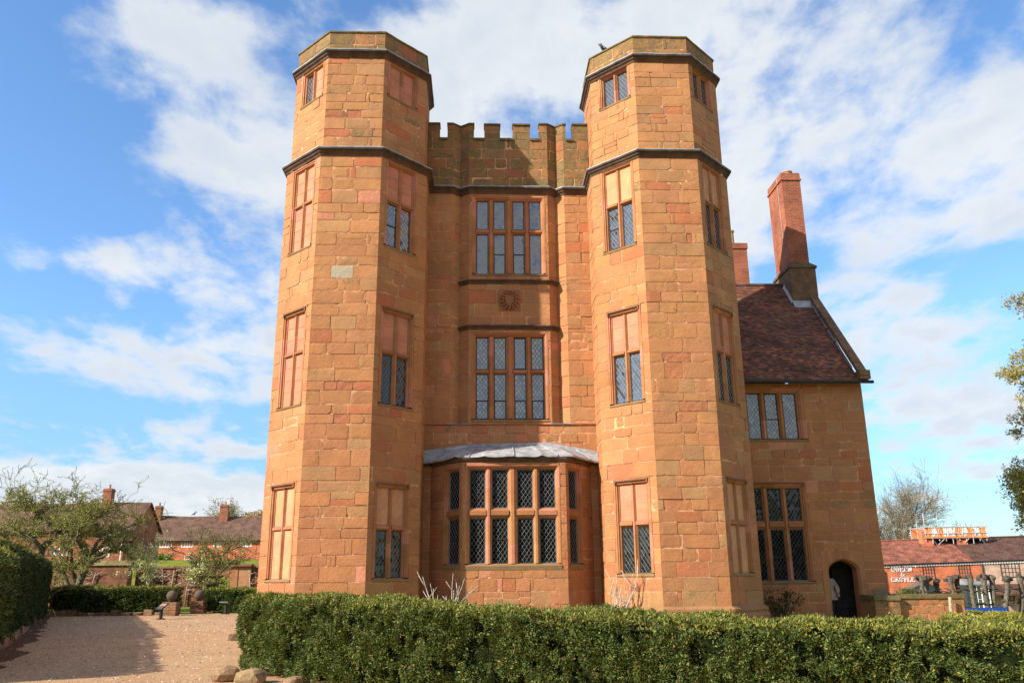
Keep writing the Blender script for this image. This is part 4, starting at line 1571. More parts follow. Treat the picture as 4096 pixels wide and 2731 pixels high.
    dk = (0.10, 0.05, 0.03, .1)
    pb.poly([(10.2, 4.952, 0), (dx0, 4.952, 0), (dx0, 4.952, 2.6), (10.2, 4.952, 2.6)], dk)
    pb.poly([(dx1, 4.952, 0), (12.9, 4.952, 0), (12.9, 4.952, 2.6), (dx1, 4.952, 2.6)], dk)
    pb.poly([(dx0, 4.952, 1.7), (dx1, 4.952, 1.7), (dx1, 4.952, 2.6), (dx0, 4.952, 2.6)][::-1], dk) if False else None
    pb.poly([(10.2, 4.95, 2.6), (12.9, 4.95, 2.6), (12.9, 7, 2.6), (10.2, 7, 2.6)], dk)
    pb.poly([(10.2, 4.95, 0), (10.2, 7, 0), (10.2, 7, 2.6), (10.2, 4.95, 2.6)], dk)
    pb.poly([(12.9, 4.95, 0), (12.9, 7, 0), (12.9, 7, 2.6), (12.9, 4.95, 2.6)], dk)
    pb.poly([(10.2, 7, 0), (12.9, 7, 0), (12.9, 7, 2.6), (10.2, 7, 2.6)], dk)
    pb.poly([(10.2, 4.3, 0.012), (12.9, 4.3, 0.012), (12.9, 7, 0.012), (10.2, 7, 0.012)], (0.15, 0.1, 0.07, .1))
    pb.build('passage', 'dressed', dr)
    lf = MB()
    for k in range(7):
        x = 11.70 + k * .13
        lf.box((x, 5.62, .03), (x + .124, 5.68, 2.3))
    for z in (.4, 1.2, 1.9):
        lf.box((11.72, 5.58, z), (12.6, 5.62, z + .09), None, 1)
    lf.build('door', ['wood_dark', 'iron'], dr)


wing()
# ------------------------------------------------------------------ foliage helpers
def tri_sample(co, tris, dens, rg):
    a, b, c = co[tris[:, 0]], co[tris[:, 1]], co[tris[:, 2]]
    cr = np.cross(b - a, c - a)
    ar = np.linalg.norm(cr, axis=1) / 2
    n_ = int(ar.sum() * dens)
    k = rg.choice(len(tris), n_, p=ar / ar.sum())
    r1, r2 = np.sqrt(rg.random(n_)), rg.random(n_)
    p = a[k] * (1 - r1)[:, None] + b[k] * (r1 * (1 - r2))[:, None] + c[k] * (r1 * r2)[:, None]
    nn = cr[k] / np.maximum(np.linalg.norm(cr[k], axis=1), 1e-9)[:, None]
    return p, nn


def unit(v):
    return v / np.maximum(np.linalg.norm(v, axis=1), 1e-9)[:, None]


def leaf_quads(p, d, side, L, Wd, cols):
    """kite shaped leaves from base p along d"""
    n_ = len(p)
    tip = p + d * L[:, None]
    mid = p + d * (L * .45)[:, None]
    a, b = mid + side * (Wd / 2)[:, None], mid - side * (Wd / 2)[:, None]
    v = np.stack([p, a, tip, b], 1).reshape(-1, 3)
    q = np.arange(n_ * 4).reshape(-1, 4)
    return v, q, np.repeat(cols, 4, axis=0)


def lumps(p, sc, seed):
    """cheap smooth noise in numpy: a few random plane waves"""
    rg = np.random.default_rng(seed)
    out = np.zeros(len(p))
    for k in range(9):
        w_ = rg.normal(size=3)
        w_ /= np.linalg.norm(w_)
        f = sc * rg.uniform(.6, 2.2)
        out += np.sin((p @ w_) * f * 6.283 + rg.uniform(0, 6.28)) * rg.uniform(.5, 1)
    return out / 3.0


def palette_cols(n_, pal, wts, rg, var=.2):
    pal = np.array(pal)
    c = pal[rg.choice(len(pal), n_, p=np.array(wts) / sum(wts))]
    c = c * np.clip(rg.normal(1, var, n_), .45, 1.7)[:, None]
    return np.concatenate([c, np.ones((n_, 1))], 1)


def solid_tris(bm):
    bm.normal_update()
    bmesh.ops.triangulate(bm, faces=bm.faces[:])
    bm.verts.ensure_lookup_table()
    co = np.array([v.co[:] for v in bm.verts])
    tr = np.array([[v.index for v in f.verts] for f in bm.faces])
    return co, tr


def hedge_solid(poly, h, bevel, seg, zb=0.0, sub=0.35, amp=.05, seed=0):
    """clipped hedge body: footprint polygon (counter clockwise), h per vertex or one height"""
    hs = list(h) if hasattr(h, '__len__') else [h] * len(poly)
    if sum(a[0] * b[1] - b[0] * a[1] for a, b in zip(poly, list(poly[1:]) + [poly[0]])) < 0:
        poly, hs = list(poly)[::-1], hs[::-1]
    bm = bmesh.new()
    lo = [bm.verts.new((x, y, zb)) for x, y in poly]
    hi = [bm.verts.new((x, y, zb + hh)) for (x, y), hh in zip(poly, hs)]
    n_ = len(poly)
    for i in range(n_):
        j = (i + 1) % n_
        bm.faces.new((lo[i], lo[j], hi[j], hi[i]))
    bm.faces.new(hi)
    bm.faces.new(lo[::-1])
    bm.normal_update()
    top = [e for e in bm.edges if e.verts[0] in hi and e.verts[1] in hi]
    ver = [e for e in bm.edges if (e.verts[0] in hi) != (e.verts[1] in hi)]
    bmesh.ops.bevel(bm, geom=top + ver, offset=bevel, segments=seg, affect='EDGES', profile=.5)
    bmesh.ops.triangulate(bm, faces=bm.faces[:])
    for _ in range(4):
        long_ = [e for e in bm.edges if e.calc_length() > sub]
        if not long_:
            break
        bmesh.ops.subdivide_edges(bm, edges=long_, cuts=1)
        bmesh.ops.triangulate(bm, faces=[f for f in bm.faces if len(f.verts) > 3])
    bm.normal_update()
    for v in bm.verts:
        if v.co.z > zb + .02:
            k = mnoise.noise(v.co * 1.3 + Vector((seed, 0, 0))) + .6 * mnoise.noise(v.co * 3.1 + Vector((seed, 5, 0)))
            v.co += v.normal * k * amp
    bm.normal_update()
    return bm


YEW = [(0.060, 0.095, 0.022), (0.095, 0.135, 0.028), (0.15, 0.18, 0.035), (0.24, 0.225, 0.045), (0.26, 0.165, 0.055), (0.035, 0.060, 0.017)]


def make_hedge(name, label, poly, h, dens, leaf, seed, bevel=.12, seg=2, zb=0.0, amp=.05, pal=YEW, wts=(4, 4, 3, 1.6, .8, 3), top_sun_gold=0.5, cat='hedge', group=None, sub=.35, hole=.62, keep=None):
    rg = np.random.default_rng(seed)
    c = (sum(p[0] for p in poly) / len(poly), sum(p[1] for p in poly) / len(poly), zb)
    t = thing(name, label, cat, c, group)
    bm = hedge_solid(poly, h, bevel, seg, zb, sub, amp, seed)
    co, tr = solid_tris(bm)
    vn = np.array([v.normal[:] for v in bm.verts])
    bm.free()
    p, nn = tri_sample(co, tr, dens, rg)
    ok = p[:, 2] > zb + .03
    if keep is not None:
        ok &= keep(p, nn)
    p, nn = p[ok], nn[ok]
    n_ = len(p)
    # clumps: sprays gather on shoots and leave dark gaps between
    q = lumps(p, 1.1, seed + 1) + .8 * lumps(p, 2.6, seed + 2)
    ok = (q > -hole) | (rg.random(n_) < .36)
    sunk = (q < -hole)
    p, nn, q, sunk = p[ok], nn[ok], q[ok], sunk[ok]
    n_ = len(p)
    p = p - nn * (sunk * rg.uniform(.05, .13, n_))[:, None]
    p = p + nn * (np.clip(q, -1.4, 1.2) * .05 + rg.normal(-.012, .025, n_))[:, None]
    flow = np.stack([lumps(p, 2.4, seed + 11), lumps(p, 2.4, seed + 12), lumps(p, 2.4, seed + 13)], 1)
    d = unit(nn * .6 + flow * .75 + rg.normal(0, .42, (n_, 3)) + np.array([0, 0, .15]))
    side = unit(np.cross(d, rg.normal(size=(n_, 3))))
    L = leaf * rg.uniform(.6, 1.45, n_)
    cols = palette_cols(n_, pal, wts, rg, .28)
    gold = (nn[:, 2] > .6) & (rg.random(n_) < top_sun_gold)  # upward-facing leaves turned gold: sunlight on the hedge top put into their colour
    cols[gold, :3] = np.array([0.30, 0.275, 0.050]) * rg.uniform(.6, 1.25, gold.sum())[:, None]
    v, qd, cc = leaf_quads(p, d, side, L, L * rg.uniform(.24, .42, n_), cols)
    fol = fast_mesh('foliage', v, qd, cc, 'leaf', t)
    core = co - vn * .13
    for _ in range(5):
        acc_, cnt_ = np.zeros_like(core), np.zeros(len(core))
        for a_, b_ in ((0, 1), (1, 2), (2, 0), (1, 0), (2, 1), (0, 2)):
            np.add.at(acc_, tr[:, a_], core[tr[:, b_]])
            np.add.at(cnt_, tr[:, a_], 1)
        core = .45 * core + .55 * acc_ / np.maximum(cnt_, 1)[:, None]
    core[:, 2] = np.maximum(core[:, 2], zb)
    fast_mesh('shade_core', core, tr, np.tile([0.05, 0.05, 0.02, 1], (len(core), 1)), 'hedge_core', t)  # near-black inner shell: shade between the shoots put into its colour
    return t


# ------------------------------------------------------------------ hedges
front_poly = [(-5.58, -8.35), (-5.1, -9.05), (-4.45, -9.95), (-3.85, -10.75), (-2.4, -11.65), (0, -12.75), (3, -14.1), (7.6, -16.2), (8.3, -14.6), (4, -12.8), (2, -11.9), (0, -11.0), (-1.5, -10.3), (-2.6, -9.6), (-3.4, -8.95), (-4.4, -8.5), (-5.3, -8.2)]
front_h = [1.27, 1.27, 1.27, 1.26, 1.18, 1.05, .97, .88, .90, .955, 1.0, 1.05, 1.13, 1.245, 1.29, 1.30, 1.28]
make_hedge('clipped_hedge', 'long clipped yew hedge across the foreground in front of the gatehouse', front_poly, front_h, 11500, .043, 101, bevel=.1, sub=.25, amp=.05, top_sun_gold=.42,
           hole=.40, keep=lambda p, n: (p[:, 0] < 7.2) & ((n[:, 1] < .55) | (p[:, 2] > .7)))
make_hedge('clipped_hedge', 'tall dark rounded yew hedge at the left edge', [(-14.1, -.2), (-13.9, -1.5), (-16.5, -2.5), (-25.5, 16.5), (-22.6, 18.6), (-21.9, 17.6)], [2.75, 2.6, 2.8, 3.0, 2.6, 2.6], 1000, .09, 102,
           bevel=.5, seg=4, sub=.6, amp=.09, top_sun_gold=.3, pal=[(0.028, 0.050, 0.013), (0.045, 0.075, 0.018), (0.085, 0.10, 0.025), (0.10, 0.075, 0.03)], wts=(4, 4, 2, 1.5))
make_hedge('clipped_hedge', 'near end of tall yew hedge beyond the left edge, casting shadow on path', [(-13.7, -.9), (-15.6, -1.5), (-12.2, -11.5), (-9.9, -10.6)], 2.35, 900, .09, 103, bevel=.4, seg=3, sub=.7, amp=.09)
make_hedge('clipped_hedge', 'low hedge behind the path, left of the ball topped piers', [(-21.9, 17.75), (-16.0, 17.6), (-15.85, 18.7), (-21.6, 18.9)], [1.32, 1.22, 1.22, 1.32], 1100, .10, 104, bevel=.1, sub=.5, top_sun_gold=.62, amp=.06,
           pal=[(0.04, 0.07, 0.015), (0.06, 0.10, 0.02), (0.10, 0.12, 0.028), (0.10, 0.085, 0.03)], wts=(3, 4, 3, 1.5))
make_hedge('clipped_hedge', 'low hedge between the ball topped pier and the tower', [(-15.2, 19.4), (-12.5, 18.2), (-8.3, 18.4), (-8.3, 19.6), (-15.1, 20.4)], 1.13, 1100, .10, 105, bevel=.1, sub=.5, top_sun_gold=.62, amp=.05,
           pal=[(0.04, 0.07, 0.015), (0.06, 0.10, 0.02), (0.10, 0.12, 0.028)], wts=(3, 4, 3))
make_hedge('clipped_hedge', 'low hedge with sunlit top coloured gold just outside the wing doorway', [(10.0, -5.2), (13.5, -5.4), (13.5, -4.5), (10.0, -4.4)], .60, 1500, .07, 106, bevel=.07, sub=.4, top_sun_gold=.9, amp=.03)
make_hedge('clipped_hedge', 'small clipped box hedge below the blue board', [(27.0, 24.0), (28.2, 24.0), (28.2, 25.6), (27.0, 25.6)], 1.18, 900, .09, 107, bevel=.15, zb=-1.75, amp=.06, group=None)
make_hedge('clipped_hedge', 'looser clipped hedge right of the small box hedge', [(28.25, 24.1), (30.0, 24.0), (30.0, 25.5), (28.25, 25.6)], 1.08, 900, .10, 108, bevel=.18, zb=-1.78, amp=.09)


# ------------------------------------------------------------------ rocks and edging
def rock_mesh(mb, c, r, rng, col, flat=.7, k=1):
    bm = bmesh.new()
    bmesh.ops.create_icosphere(bm, subdivisions=2, radius=1)
    sd = Vector((rng.uniform(-40, 40), rng.uniform(-40, 40), 0))
    ax = [rng.uniform(.8, 1.2) for _ in range(3)]
    rz = Matrix.Rotation(rng.uniform(0, 6.3), 3, 'Z')
    base = len(mb.v)
    for v in bm.verts:
        p = v.co.copy()
        p = Vector([math.copysign(abs(q) ** .62, q) for q in p])
        p *= 1 + .22 * mnoise.noise(p * 1.4 + sd) + .09 * mnoise.noise(p * 4 + sd)
        p = rz @ Vector((p.x * r * ax[0], p.y * r * ax[1], p.z * r * flat * ax[2]))
        mb.vert((c[0] + p.x, c[1] + p.y, c[2] + p.z), col)
    for f in bm.faces:
        mb.face([base + v.index for v in f.verts])
    bm.free()


rr = random.Random(4)
for lab, c, r in [('flat mossy sandstone block at the near corner of the front hedge', (-4.72, -10.62, .08), .22), ('squared sandstone block under the hedge corner, leftmost of the pair', (-5.2, -10.3, .12), .19),
                  ('small pale rock at the foot of the front hedge', (-3.95, -10.98, .05), .14), ('rounded stone half under the hedge end by the path', (-7.75, -.6, .1), .22)]:
    mb = MB()
    rock_mesh(mb, c, r, rr, (*jitc((0.30, 0.19, 0.10), rr, .08), .5), .6)
    tag(mb.build('edging_rock', 'string'), lab, 'rock')
# rough edging along the tall hedge and the low hedge
mb = MB()
p0, p1 = Vector((-9.6, -10.8, 0)), Vector((-13.75, -1.0, 0))
for a, b, st in ((p0, p1, .42), (p1, Vector((-22.0, 17.5, 0)), .45), (Vector((-21.9, 17.5, 0)), Vector((-16.1, 17.3, 0)), .5)):
    n_ = int((b - a).length / st)
    for k in range(n_):
        q = a.lerp(b, (k + .5) / n_)
        dz = rr.uniform(.10, .26)
        d_ = (b - a).normalized()
        mb.box((q.x - .17, q.y - .15, -.02), (q.x + .17, q.y + .15, dz), (*jitc((0.23, 0.13, 0.075), rr, .15), .4), rz=math.atan2(d_.y, d_.x) + rr.uniform(-.15, .15), jit=.035, rng=rr)
tag(mb.build('stone_edging', 'string'), 'rough upright stone edging at the foot of the left hedges', 'edging')


sb = MB()
rs_ = random.Random(18)
edge = [Vector((-9.4, -11.0, 0)), Vector((-13.7, -1.0, 0)), Vector((-22.0, 17.4, 0)), Vector((-16.0, 17.3, 0))]
pa_ = []
for a, b in zip(edge, edge[1:]):
    n_ = int((b - a).length / .5)
    d_ = (b - a).normalized()
    for k in range(n_):
        q = a.lerp(b, k / n_)
        w_ = .55 + .35 * mnoise.noise(q * .8) + rs_.uniform(-.08, .08)
        o_ = Vector((d_.y, -d_.x, 0)) * w_
        pa_.append((q, q + o_))
for (a, b), (c_, d_) in zip(pa_, pa_[1:]):
    sb.poly([(a.x, a.y, .012), (b.x, b.y, .012), (d_.x, d_.y, .012), (c_.x, c_.y, .012)])
M['soil'] = simple('dark_soil', (0.13, 0.075, 0.045), 1.0, 0.6, 9.0, 0.9, 20, spec=0.0)
tag(sb.build('soil', 'soil'), kind='structure')


# loose stones and grit lying on the path
gm = MB()
rg_ = random.Random(77)
for k in range(2600):
    y_ = -13.5 + 31 * rg_.random() ** 1.5
    xl = -9.5 - (y_ + 11) * .42
    x_ = rg_.uniform(xl, -5.3 if y_ < -8 else -6.6)
    r_ = rg_.uniform(.010, .022) * (1 + max(0, y_ + 10) * .035)
    c_ = (*jitc(rg_.choice(((0.42, 0.27, 0.16), (0.26, 0.16, 0.10), (0.60, 0.44, 0.31), (0.16, 0.10, 0.07))), rg_, .15), 0)
    a_ = rg_.uniform(0, 6.28)
    q_ = [gm.vert((x_ + math.cos(a_ + 1.5708 * i_) * r_ * (1.3 if i_ % 2 else .9), y_ + math.sin(a_ + 1.5708 * i_) * r_ * (1.3 if i_ % 2 else .9), .006 + ground_z(x_, y_)), c_) for i_ in range(4)]
    t_ = gm.vert((x_, y_, .006 + r_ * .8), c_)
    for i_ in range(4):
        gm.face((q_[i_], q_[(i_ + 1) % 4], t_))
tag(gm.build('loose_gravel', 'attr'), 'loose grit scattered over the sandy path', 'gravel', kind='stuff')


# ------------------------------------------------------------------ ball topped piers
def ball_pier(x, y, label, rough):
    t = thing('ball_pier', label, 'gate pier', (x, y, 0), 'ball topped piers by the path')
    rng = random.Random(int(x * 100))
    mb = MB()
    z = 0
    for k in range(5):
        hh = .125
        c_ = (*jitc((0.24, 0.125, 0.065), rng, .14), .35)
        o = rng.uniform(-.03, .03) if rough else rng.uniform(-.01, .01)
        mb.box((x - .33 + o, y - .3, z), (x + .02 + o, y + .3, z + hh - .01), c_, jit=.02 if rough else .006, rng=rng)
        mb.box((x + .03 + o, y - .3, z), (x + .33 + o, y + .3, z + hh - .01), (*jitc((0.24, 0.125, 0.065), rng, .14), .35), jit=.02 if rough else .006, rng=rng)
        z += hh
    mb.build('pier', 'string', t)
    b = MB()
    b.smooth = True
    b.lathe((x, y, .62), [(.12, 0)] + [(max(.01, .25 * math.sin(a_)), .25 - .25 * math.cos(a_) + .02) for a_ in [math.pi * k / 12 for k in range(2, 13)]], 18, (0.10, 0.07, 0.05, .5))
    b.build('stone_ball', 'string', t)


ball_pier(-15.55, 16.4, 'stone ball on a square pier at the end of the low hedge', False)
ball_pier(-15.0, 18.7, 'stone ball on a crumbling rubble pier, right of the gap', True)


# ------------------------------------------------------------------ signs beside the path
def lectern(x, y, label, rz, lean):
    t = thing('information_lectern', label, 'information sign', (x, y, 0))
    mb = MB()
    mb.box((x - .05, y - .05, 0), (x + .05, y + .05, .42), None, rz=rz)
    mb.box((x - .16, y - .13, 0), (x + .16, y + .13, .05), None, rz=rz)
    mb.build('post', 'slate_sign', t)
    pm = MB()
    ca, sa = math.cos(rz), math.sin(rz)
    dn = Vector((ca, sa, 0))
    up_ = Vector((-sa * math.cos(lean), ca * math.cos(lean), math.sin(lean)))
    nr = dn.cross(up_).normalized()
    O = Vector((x, y, .55))
    q = [O - dn * .24 - up_ * .2, O + dn * .24 - up_ * .2, O + dn * .24 + up_ * .2, O - dn * .24 + up_ * .2]
    i = [pm.vert(p) for p in q] + [pm.vert(p - nr * .04) for p in q]
    for f in ((0, 1, 2, 3), (7, 6, 5, 4), (0, 4, 5, 1), (1, 5, 6, 2), (2, 6, 7, 3), (3, 7, 4, 0)):
        pm.face([i[z] for z in f])
    pan = pm.build('sign_panel', 'slate_sign', t)
    im = MB()
    for (a0, a1, b0, b1, c_) in ((-.19, .02, -.02, .15, (0.35, 0.14, 0.07, 0)), (.05, .2, .0, .15, (0.30, 0.24, 0.12, 0)), (-.19, .2, -.15, -.06, (0.07, 0.075, 0.085, 0))):
        im.poly([O + dn * a0 + up_ * b0 + nr * .004, O + dn * a1 + up_ * b0 + nr * .004, O + dn * a1 + up_ * b1 + nr * .004, O + dn * a0 + up_ * b1 + nr * .004], c_)
    im.build('printed_picture', 'attr', pan)


lectern(-14.6, 12.6, 'dark information lectern with printed pictures in front of the low hedge', R(-38), R(38))
lectern(-13.35, 17.6, 'low dark information panel lying by the right hand hedge', R(160), R(12))


# ------------------------------------------------------------------ trees
def branch(segs, p, d, L, r, lev, rng, P):
    """grow a limb; segs collects (points, radii, level)"""
    n_ = max(3, int(L / P['step']))
    pts, rad = [p.copy()], [r]
    q = p.copy()
    dd = d.copy()
    for k in range(n_):
        dd += Vector((rng.gauss(0, 1), rng.gauss(0, 1), rng.gauss(0, 1))) * P['wob'][lev]
        dd.z += P['trop'][lev]
        dd.normalize()
        q = q + dd * (L / n_)
        pts.append(q.copy())
        rad.append(max(P['rmin'], r * (1 - (k + 1) / n_ * P['tap'][lev])))
    segs.append((pts, rad, lev))
    if lev + 1 >= P['levels']:
        return
    nk = P['kids'][lev]
    nk = nk if isinstance(nk, int) else rng.randint(*nk)
    for k in range(nk):
        t_ = rng.uniform(P['from'][lev], 1.0) if k < nk - 1 else 1.0
        i = min(n_, max(1, int(t_ * n_)))
        base = pts[i]
        dirn = (pts[i] - pts[i - 1]).normalized()
        ax = dirn.orthogonal().normalized()
        ax = Matrix.Rotation(rng.uniform(0, 6.283), 3, dirn) @ ax
        ang = R(rng.uniform(*P['ang'][lev]))
        nd = (Matrix.Rotation(ang, 3, ax) @ dirn).normalized()
        if P.get('nodown') and nd.z < P['nodown']:
            nd.z = abs(nd.z) * .4
            nd.normalize()
        l2 = L * rng.uniform(*P['len'][lev]) * (1.15 - .45 * t_ * P.get('shorten', 0))
        branch(segs, base, nd, l2, max(P['rmin'], rad[i] * P['rk'][lev]), lev + 1, rng, P)


def tree(name, label, loc, P, seed, wood='bark', twig='twig', leaves=None, cat='tree', group=None, trunk_levels=2, dirs=None, thick=1.0):
    rng = random.Random(seed)
    rg = np.random.default_rng(seed)
    t = thing(name, label, cat, loc, group)
    segs = []
    base = Vector(loc)
    for d0, l0, r0 in (dirs or [(Vector((0, 0, 1)), P['L'], P['r'])]):
        branch(segs, base.copy() - Vector((0, 0, .1)), d0.normalized(), l0, r0, 0, rng, P)
    tm, cm = MB(), MB()
    tm.smooth = True
    ends = []
    for pts, rad, lev in segs:
        if lev < trunk_levels:
            tm.tube(pts, rad, 7 if lev == 0 else 5, cap=False)
        else:
            cm.tube(pts, rad, 3, cap=False)
        if lev >= P['levels'] - P.get('leaf_levels', 1):
            for a, b in zip(pts, pts[1:]):
                ends.append((a, b))
    tm.build('trunk', wood, t)
    cr = cm.build('crown', twig, t)
    if leaves:
        per, L, pal, wts, spread = leaves
        A = np.array([e[0][:] for e in ends])
        B = np.array([e[1][:] for e in ends])
        n_ = len(A) * per
        k = rg.integers(0, len(A), n_)
        f = rg.random(n_)[:, None]
        p = A[k] * (1 - f) + B[k] * f + rg.normal(0, spread, (n_, 3))
        d = unit(rg.normal(size=(n_, 3)) + np.array([0, 0, .5]))
        side = unit(np.cross(d, rg.normal(size=(n_, 3))))
        LL = L * rg.uniform(.5, 1.4, n_)
        v, q, c = leaf_quads(p, d, side, LL, LL * rg.uniform(.4, .7, n_), palette_cols(n_, pal, wts, rg))
        fast_mesh('leaves', v, q, c, 'leaf_soft', cr)
    return t


BUDS = [(0.33, 0.33, 0.075), (0.40, 0.39, 0.12), (0.22, 0.24, 0.055), (0.34, 0.26, 0.11)]
APPLE = dict(levels=5, step=.32, wob=[.07, .22, .28, .32, .32], trop=[.02, .03, -.03, -.02, .05], rmin=.007, tap=[.25, .55, .65, .7, .6], kids=[(4, 5), (5, 6), (5, 7), (4, 5)],
             **{'from': [.75, .3, .2, .15], 'ang': [(38, 66), (25, 65), (30, 70), (30, 75)], 'len': [(1.25, 1.7), (.5, .75), (.4, .65), (.35, .6)], 'rk': [.66, .55, .5, .55]}, L=1.6, r=.17, nodown=-.25, leaf_levels=2)
ap = lambda **k: dict(APPLE, **k)
BL = (10, .062, BUDS, (4, 3, 2, 1), .035)


def limb_tree(name, label, loc, limbs, seed, leaves, group, dens=4.3, kid=(.7, 1.5), wood='bark_apple'):
    """an old pruned tree: the main limbs are laid out, side shoots and twigs grow from them"""
    rng = random.Random(seed)
    rg = np.random.default_rng(seed)
    t = thing(name, label, 'tree', loc, group)
    P = dict(APPLE, levels=5, wob=[.07, .2, .26, .32, .34], trop=[0, 0, -.015, -.015, .05], rmin=.010, kids=[0, 0, (4, 6), (4, 6)], step=.22,
             **{'from': [0, 0, .15, .1], 'ang': [(0, 0), (0, 0), (30, 70), (30, 80)], 'len': [(0, 0), (0, 0), (.40, .65), (.35, .6)], 'rk': [0, 0, .6, .65]}, nodown=-.3, leaf_levels=2)
    tm, cm = MB(), MB()
    tm.smooth = True
    segs = []
    for pts, r0, r1, spawn in limbs:
        q = [Vector(p) for p in pts]
        fine = []
        for a, b in zip(q, q[1:]):
            for k in range(3):
                f = k / 3
                fine.append(a.lerp(b, f) + Vector((rng.gauss(0, .018), rng.gauss(0, .03), rng.gauss(0, .018))))
        fine.append(q[-1])
        n_ = len(fine)
        rad = [r0 + (r1 - r0) * k / (n_ - 1) + rng.gauss(0, .006) for k in range(n_)]
        tm.tube(fine, rad, 7, cap=False)
        if not spawn:
            continue
        L_ = sum((b - a).length for a, b in zip(q, q[1:]))
        for k in range(int(L_ * dens * spawn)):
            f = rng.uniform(.22, 1.0)
            i_ = min(n_ - 1, max(1, int(f * (n_ - 1))))
            a_ = rng.uniform(0, 6.283)
            d = Vector((math.cos(a_), math.sin(a_) * .9, rng.uniform(-.12, .85)))
            segs_ = []
            branch(segs_, fine[i_].copy(), d.normalized(), rng.uniform(*kid), max(.018, rad[i_] * .5), 2, rng, P)
            segs += segs_
    ends = []
    for pts, rad, lev in segs:
        cm.tube(pts, rad, 4 if lev == 2 else 3, cap=False)
        if lev >= 3:
            ends += list(zip(pts, pts[1:]))
    tm.build('trunk', wood, t)
    cr = cm.build('crown', 'twig_olive', t)
    per, L, pal, wts, spread = leaves
    A = np.array([e[0][:] for e in ends])
    B = np.array([e[1][:] for e in ends])
    n_ = int(len(A) * per)
    k = rg.integers(0, len(A), n_)
    f = rg.random(n_)[:, None]
    p = A[k] * (1 - f) + B[k] * f + rg.normal(0, spread, (n_, 3))
    d = unit(rg.normal(size=(n_, 3)) + np.array([0, 0, .5]))
    side = unit(np.cross(d, rg.normal(size=(n_, 3))))
    LL = L * rg.uniform(.5, 1.4, n_)
    v, q, c = leaf_quads(p, d, side, LL, LL * rg.uniform(.4, .7, n_), palette_cols(n_, pal, wts, rg))
    fast_mesh('leaves', v, q, c, 'leaf_soft', cr)
    return t


AG = 'apple trees budding in the garden'
BL = (2.4, .065, BUDS, (4, 3, 2, 1), .02)
limb_tree('apple_tree', 'gnarled apple tree with twin mossy trunks behind the low hedge, tallest of the apple trees', (-21.7, 20.1, 0), [
    ([(-21.6, 20.0, -.1), (-21.57, 20.0, 1.06), (-21.53, 20.0, 1.62), (-21.37, 20.0, 2.12), (-21.3, 20.0, 2.74)], .20, .16, 0),
    ([(-21.3, 20.0, 2.74), (-20.81, 20.0, 2.89), (-20.25, 20.0, 3.05), (-19.69, 20.0, 3.17), (-19.28, 20.0, 3.48), (-18.93, 20.0, 3.87)], .12, .05, 1.2),
    ([(-21.4, 20.0, 2.2), (-20.87, 19.6, 2.54), (-20.48, 19.6, 2.73), (-20.19, 19.6, 2.88)], .10, .07, .3),
    ([(-21.35, 20.1, 2.65), (-21.55, 20.3, 3.13), (-21.93, 20.3, 3.64), (-22.27, 20.3, 3.97), (-22.57, 20.3, 4.55), (-22.4, 20.3, 5.2), (-21.94, 20.3, 5.65)], .13, .03, 1.1),
    ([(-21.2, 19.9, 2.74), (-20.76, 19.5, 3.29), (-20.57, 19.5, 3.79), (-20.94, 19.5, 4.68), (-20.55, 19.5, 5.12), (-19.82, 19.5, 5.44)], .10, .03, 1.2),
    ([(-21.3, 20.0, 2.7), (-20.9, 20.8, 3.6), (-20.2, 21.3, 4.3), (-19.3, 21.4, 4.7)], .10, .03, 1.1),
    ([(-21.3, 20.0, 2.7), (-21.6, 19.2, 3.6), (-21.3, 18.7, 4.4), (-20.6, 18.3, 4.9)], .09, .03, 1.0),
    ([(-22.1, 20.4, -.1), (-22.15, 20.4, 1.06), (-22.33, 20.4, 1.5), (-22.63, 20.4, 2.0), (-22.77, 20.4, 2.57), (-22.98, 20.4, 2.95), (-23.49, 20.4, 3.37)], .15, .06, .5),
    ([(-21.6, 20.1, 1.2), (-21.89, 20.2, 1.75), (-22.01, 20.2, 2.19), (-22.22, 20.2, 2.75), (-22.3, 20.2, 3.26), (-22.57, 20.2, 3.9), (-23.07, 20.2, 4.74)], .12, .04, .9)], 14, BL, AG)
limb_tree('apple_tree', 'leaning apple tree rising behind the tall dark hedge', (-24.3, 21.5, 0), [
    ([(-24.3, 21.5, -.1), (-24.35, 21.5, 1.07), (-24.5, 21.5, 2.54), (-24.46, 21.5, 3.19), (-24.19, 21.5, 3.58), (-23.83, 21.5, 3.87)], .26, .16, 0),
    ([(-23.83, 21.5, 3.87), (-23.98, 21.5, 4.43), (-24.36, 21.5, 4.77), (-24.89, 21.5, 5.24), (-25.41, 21.5, 5.57), (-26.24, 21.5, 5.78), (-26.89, 21.5, 5.71)], .17, .04, 1.2),
    ([(-24.4, 21.3, 3.1), (-24.54, 21.0, 3.63), (-25.03, 21.0, 3.89), (-25.65, 21.0, 4.09), (-26.3, 21.0, 4.48)], .15, .05, 1.2),
    ([(-23.98, 21.6, 3.8), (-23.69, 21.8, 4.18), (-23.07, 21.8, 4.04), (-22.71, 21.8, 4.31), (-22.1, 21.8, 4.9)], .12, .04, 1.2),
    ([(-26.2, 22.0, 3.2), (-26.59, 22.0, 3.75), (-26.84, 22.0, 4.08), (-27.08, 22.0, 4.35), (-27.57, 22.0, 4.88)], .12, .04, 1.2),
    ([(-24.5, 21.5, 2.9), (-25.3, 21.8, 3.0), (-26.2, 22.0, 3.2)], .13, .12, .3),
    ([(-23.97, 21.5, 4.37), (-23.95, 21.5, 5.16), (-23.56, 21.5, 5.7), (-23.76, 21.5, 6.24)], .09, .02, 1.1),
    ([(-24.2, 21.5, 4.6), (-24.6, 20.7, 5.1), (-25.3, 20.2, 5.3)], .08, .03, 1.0)], 31, BL, AG)
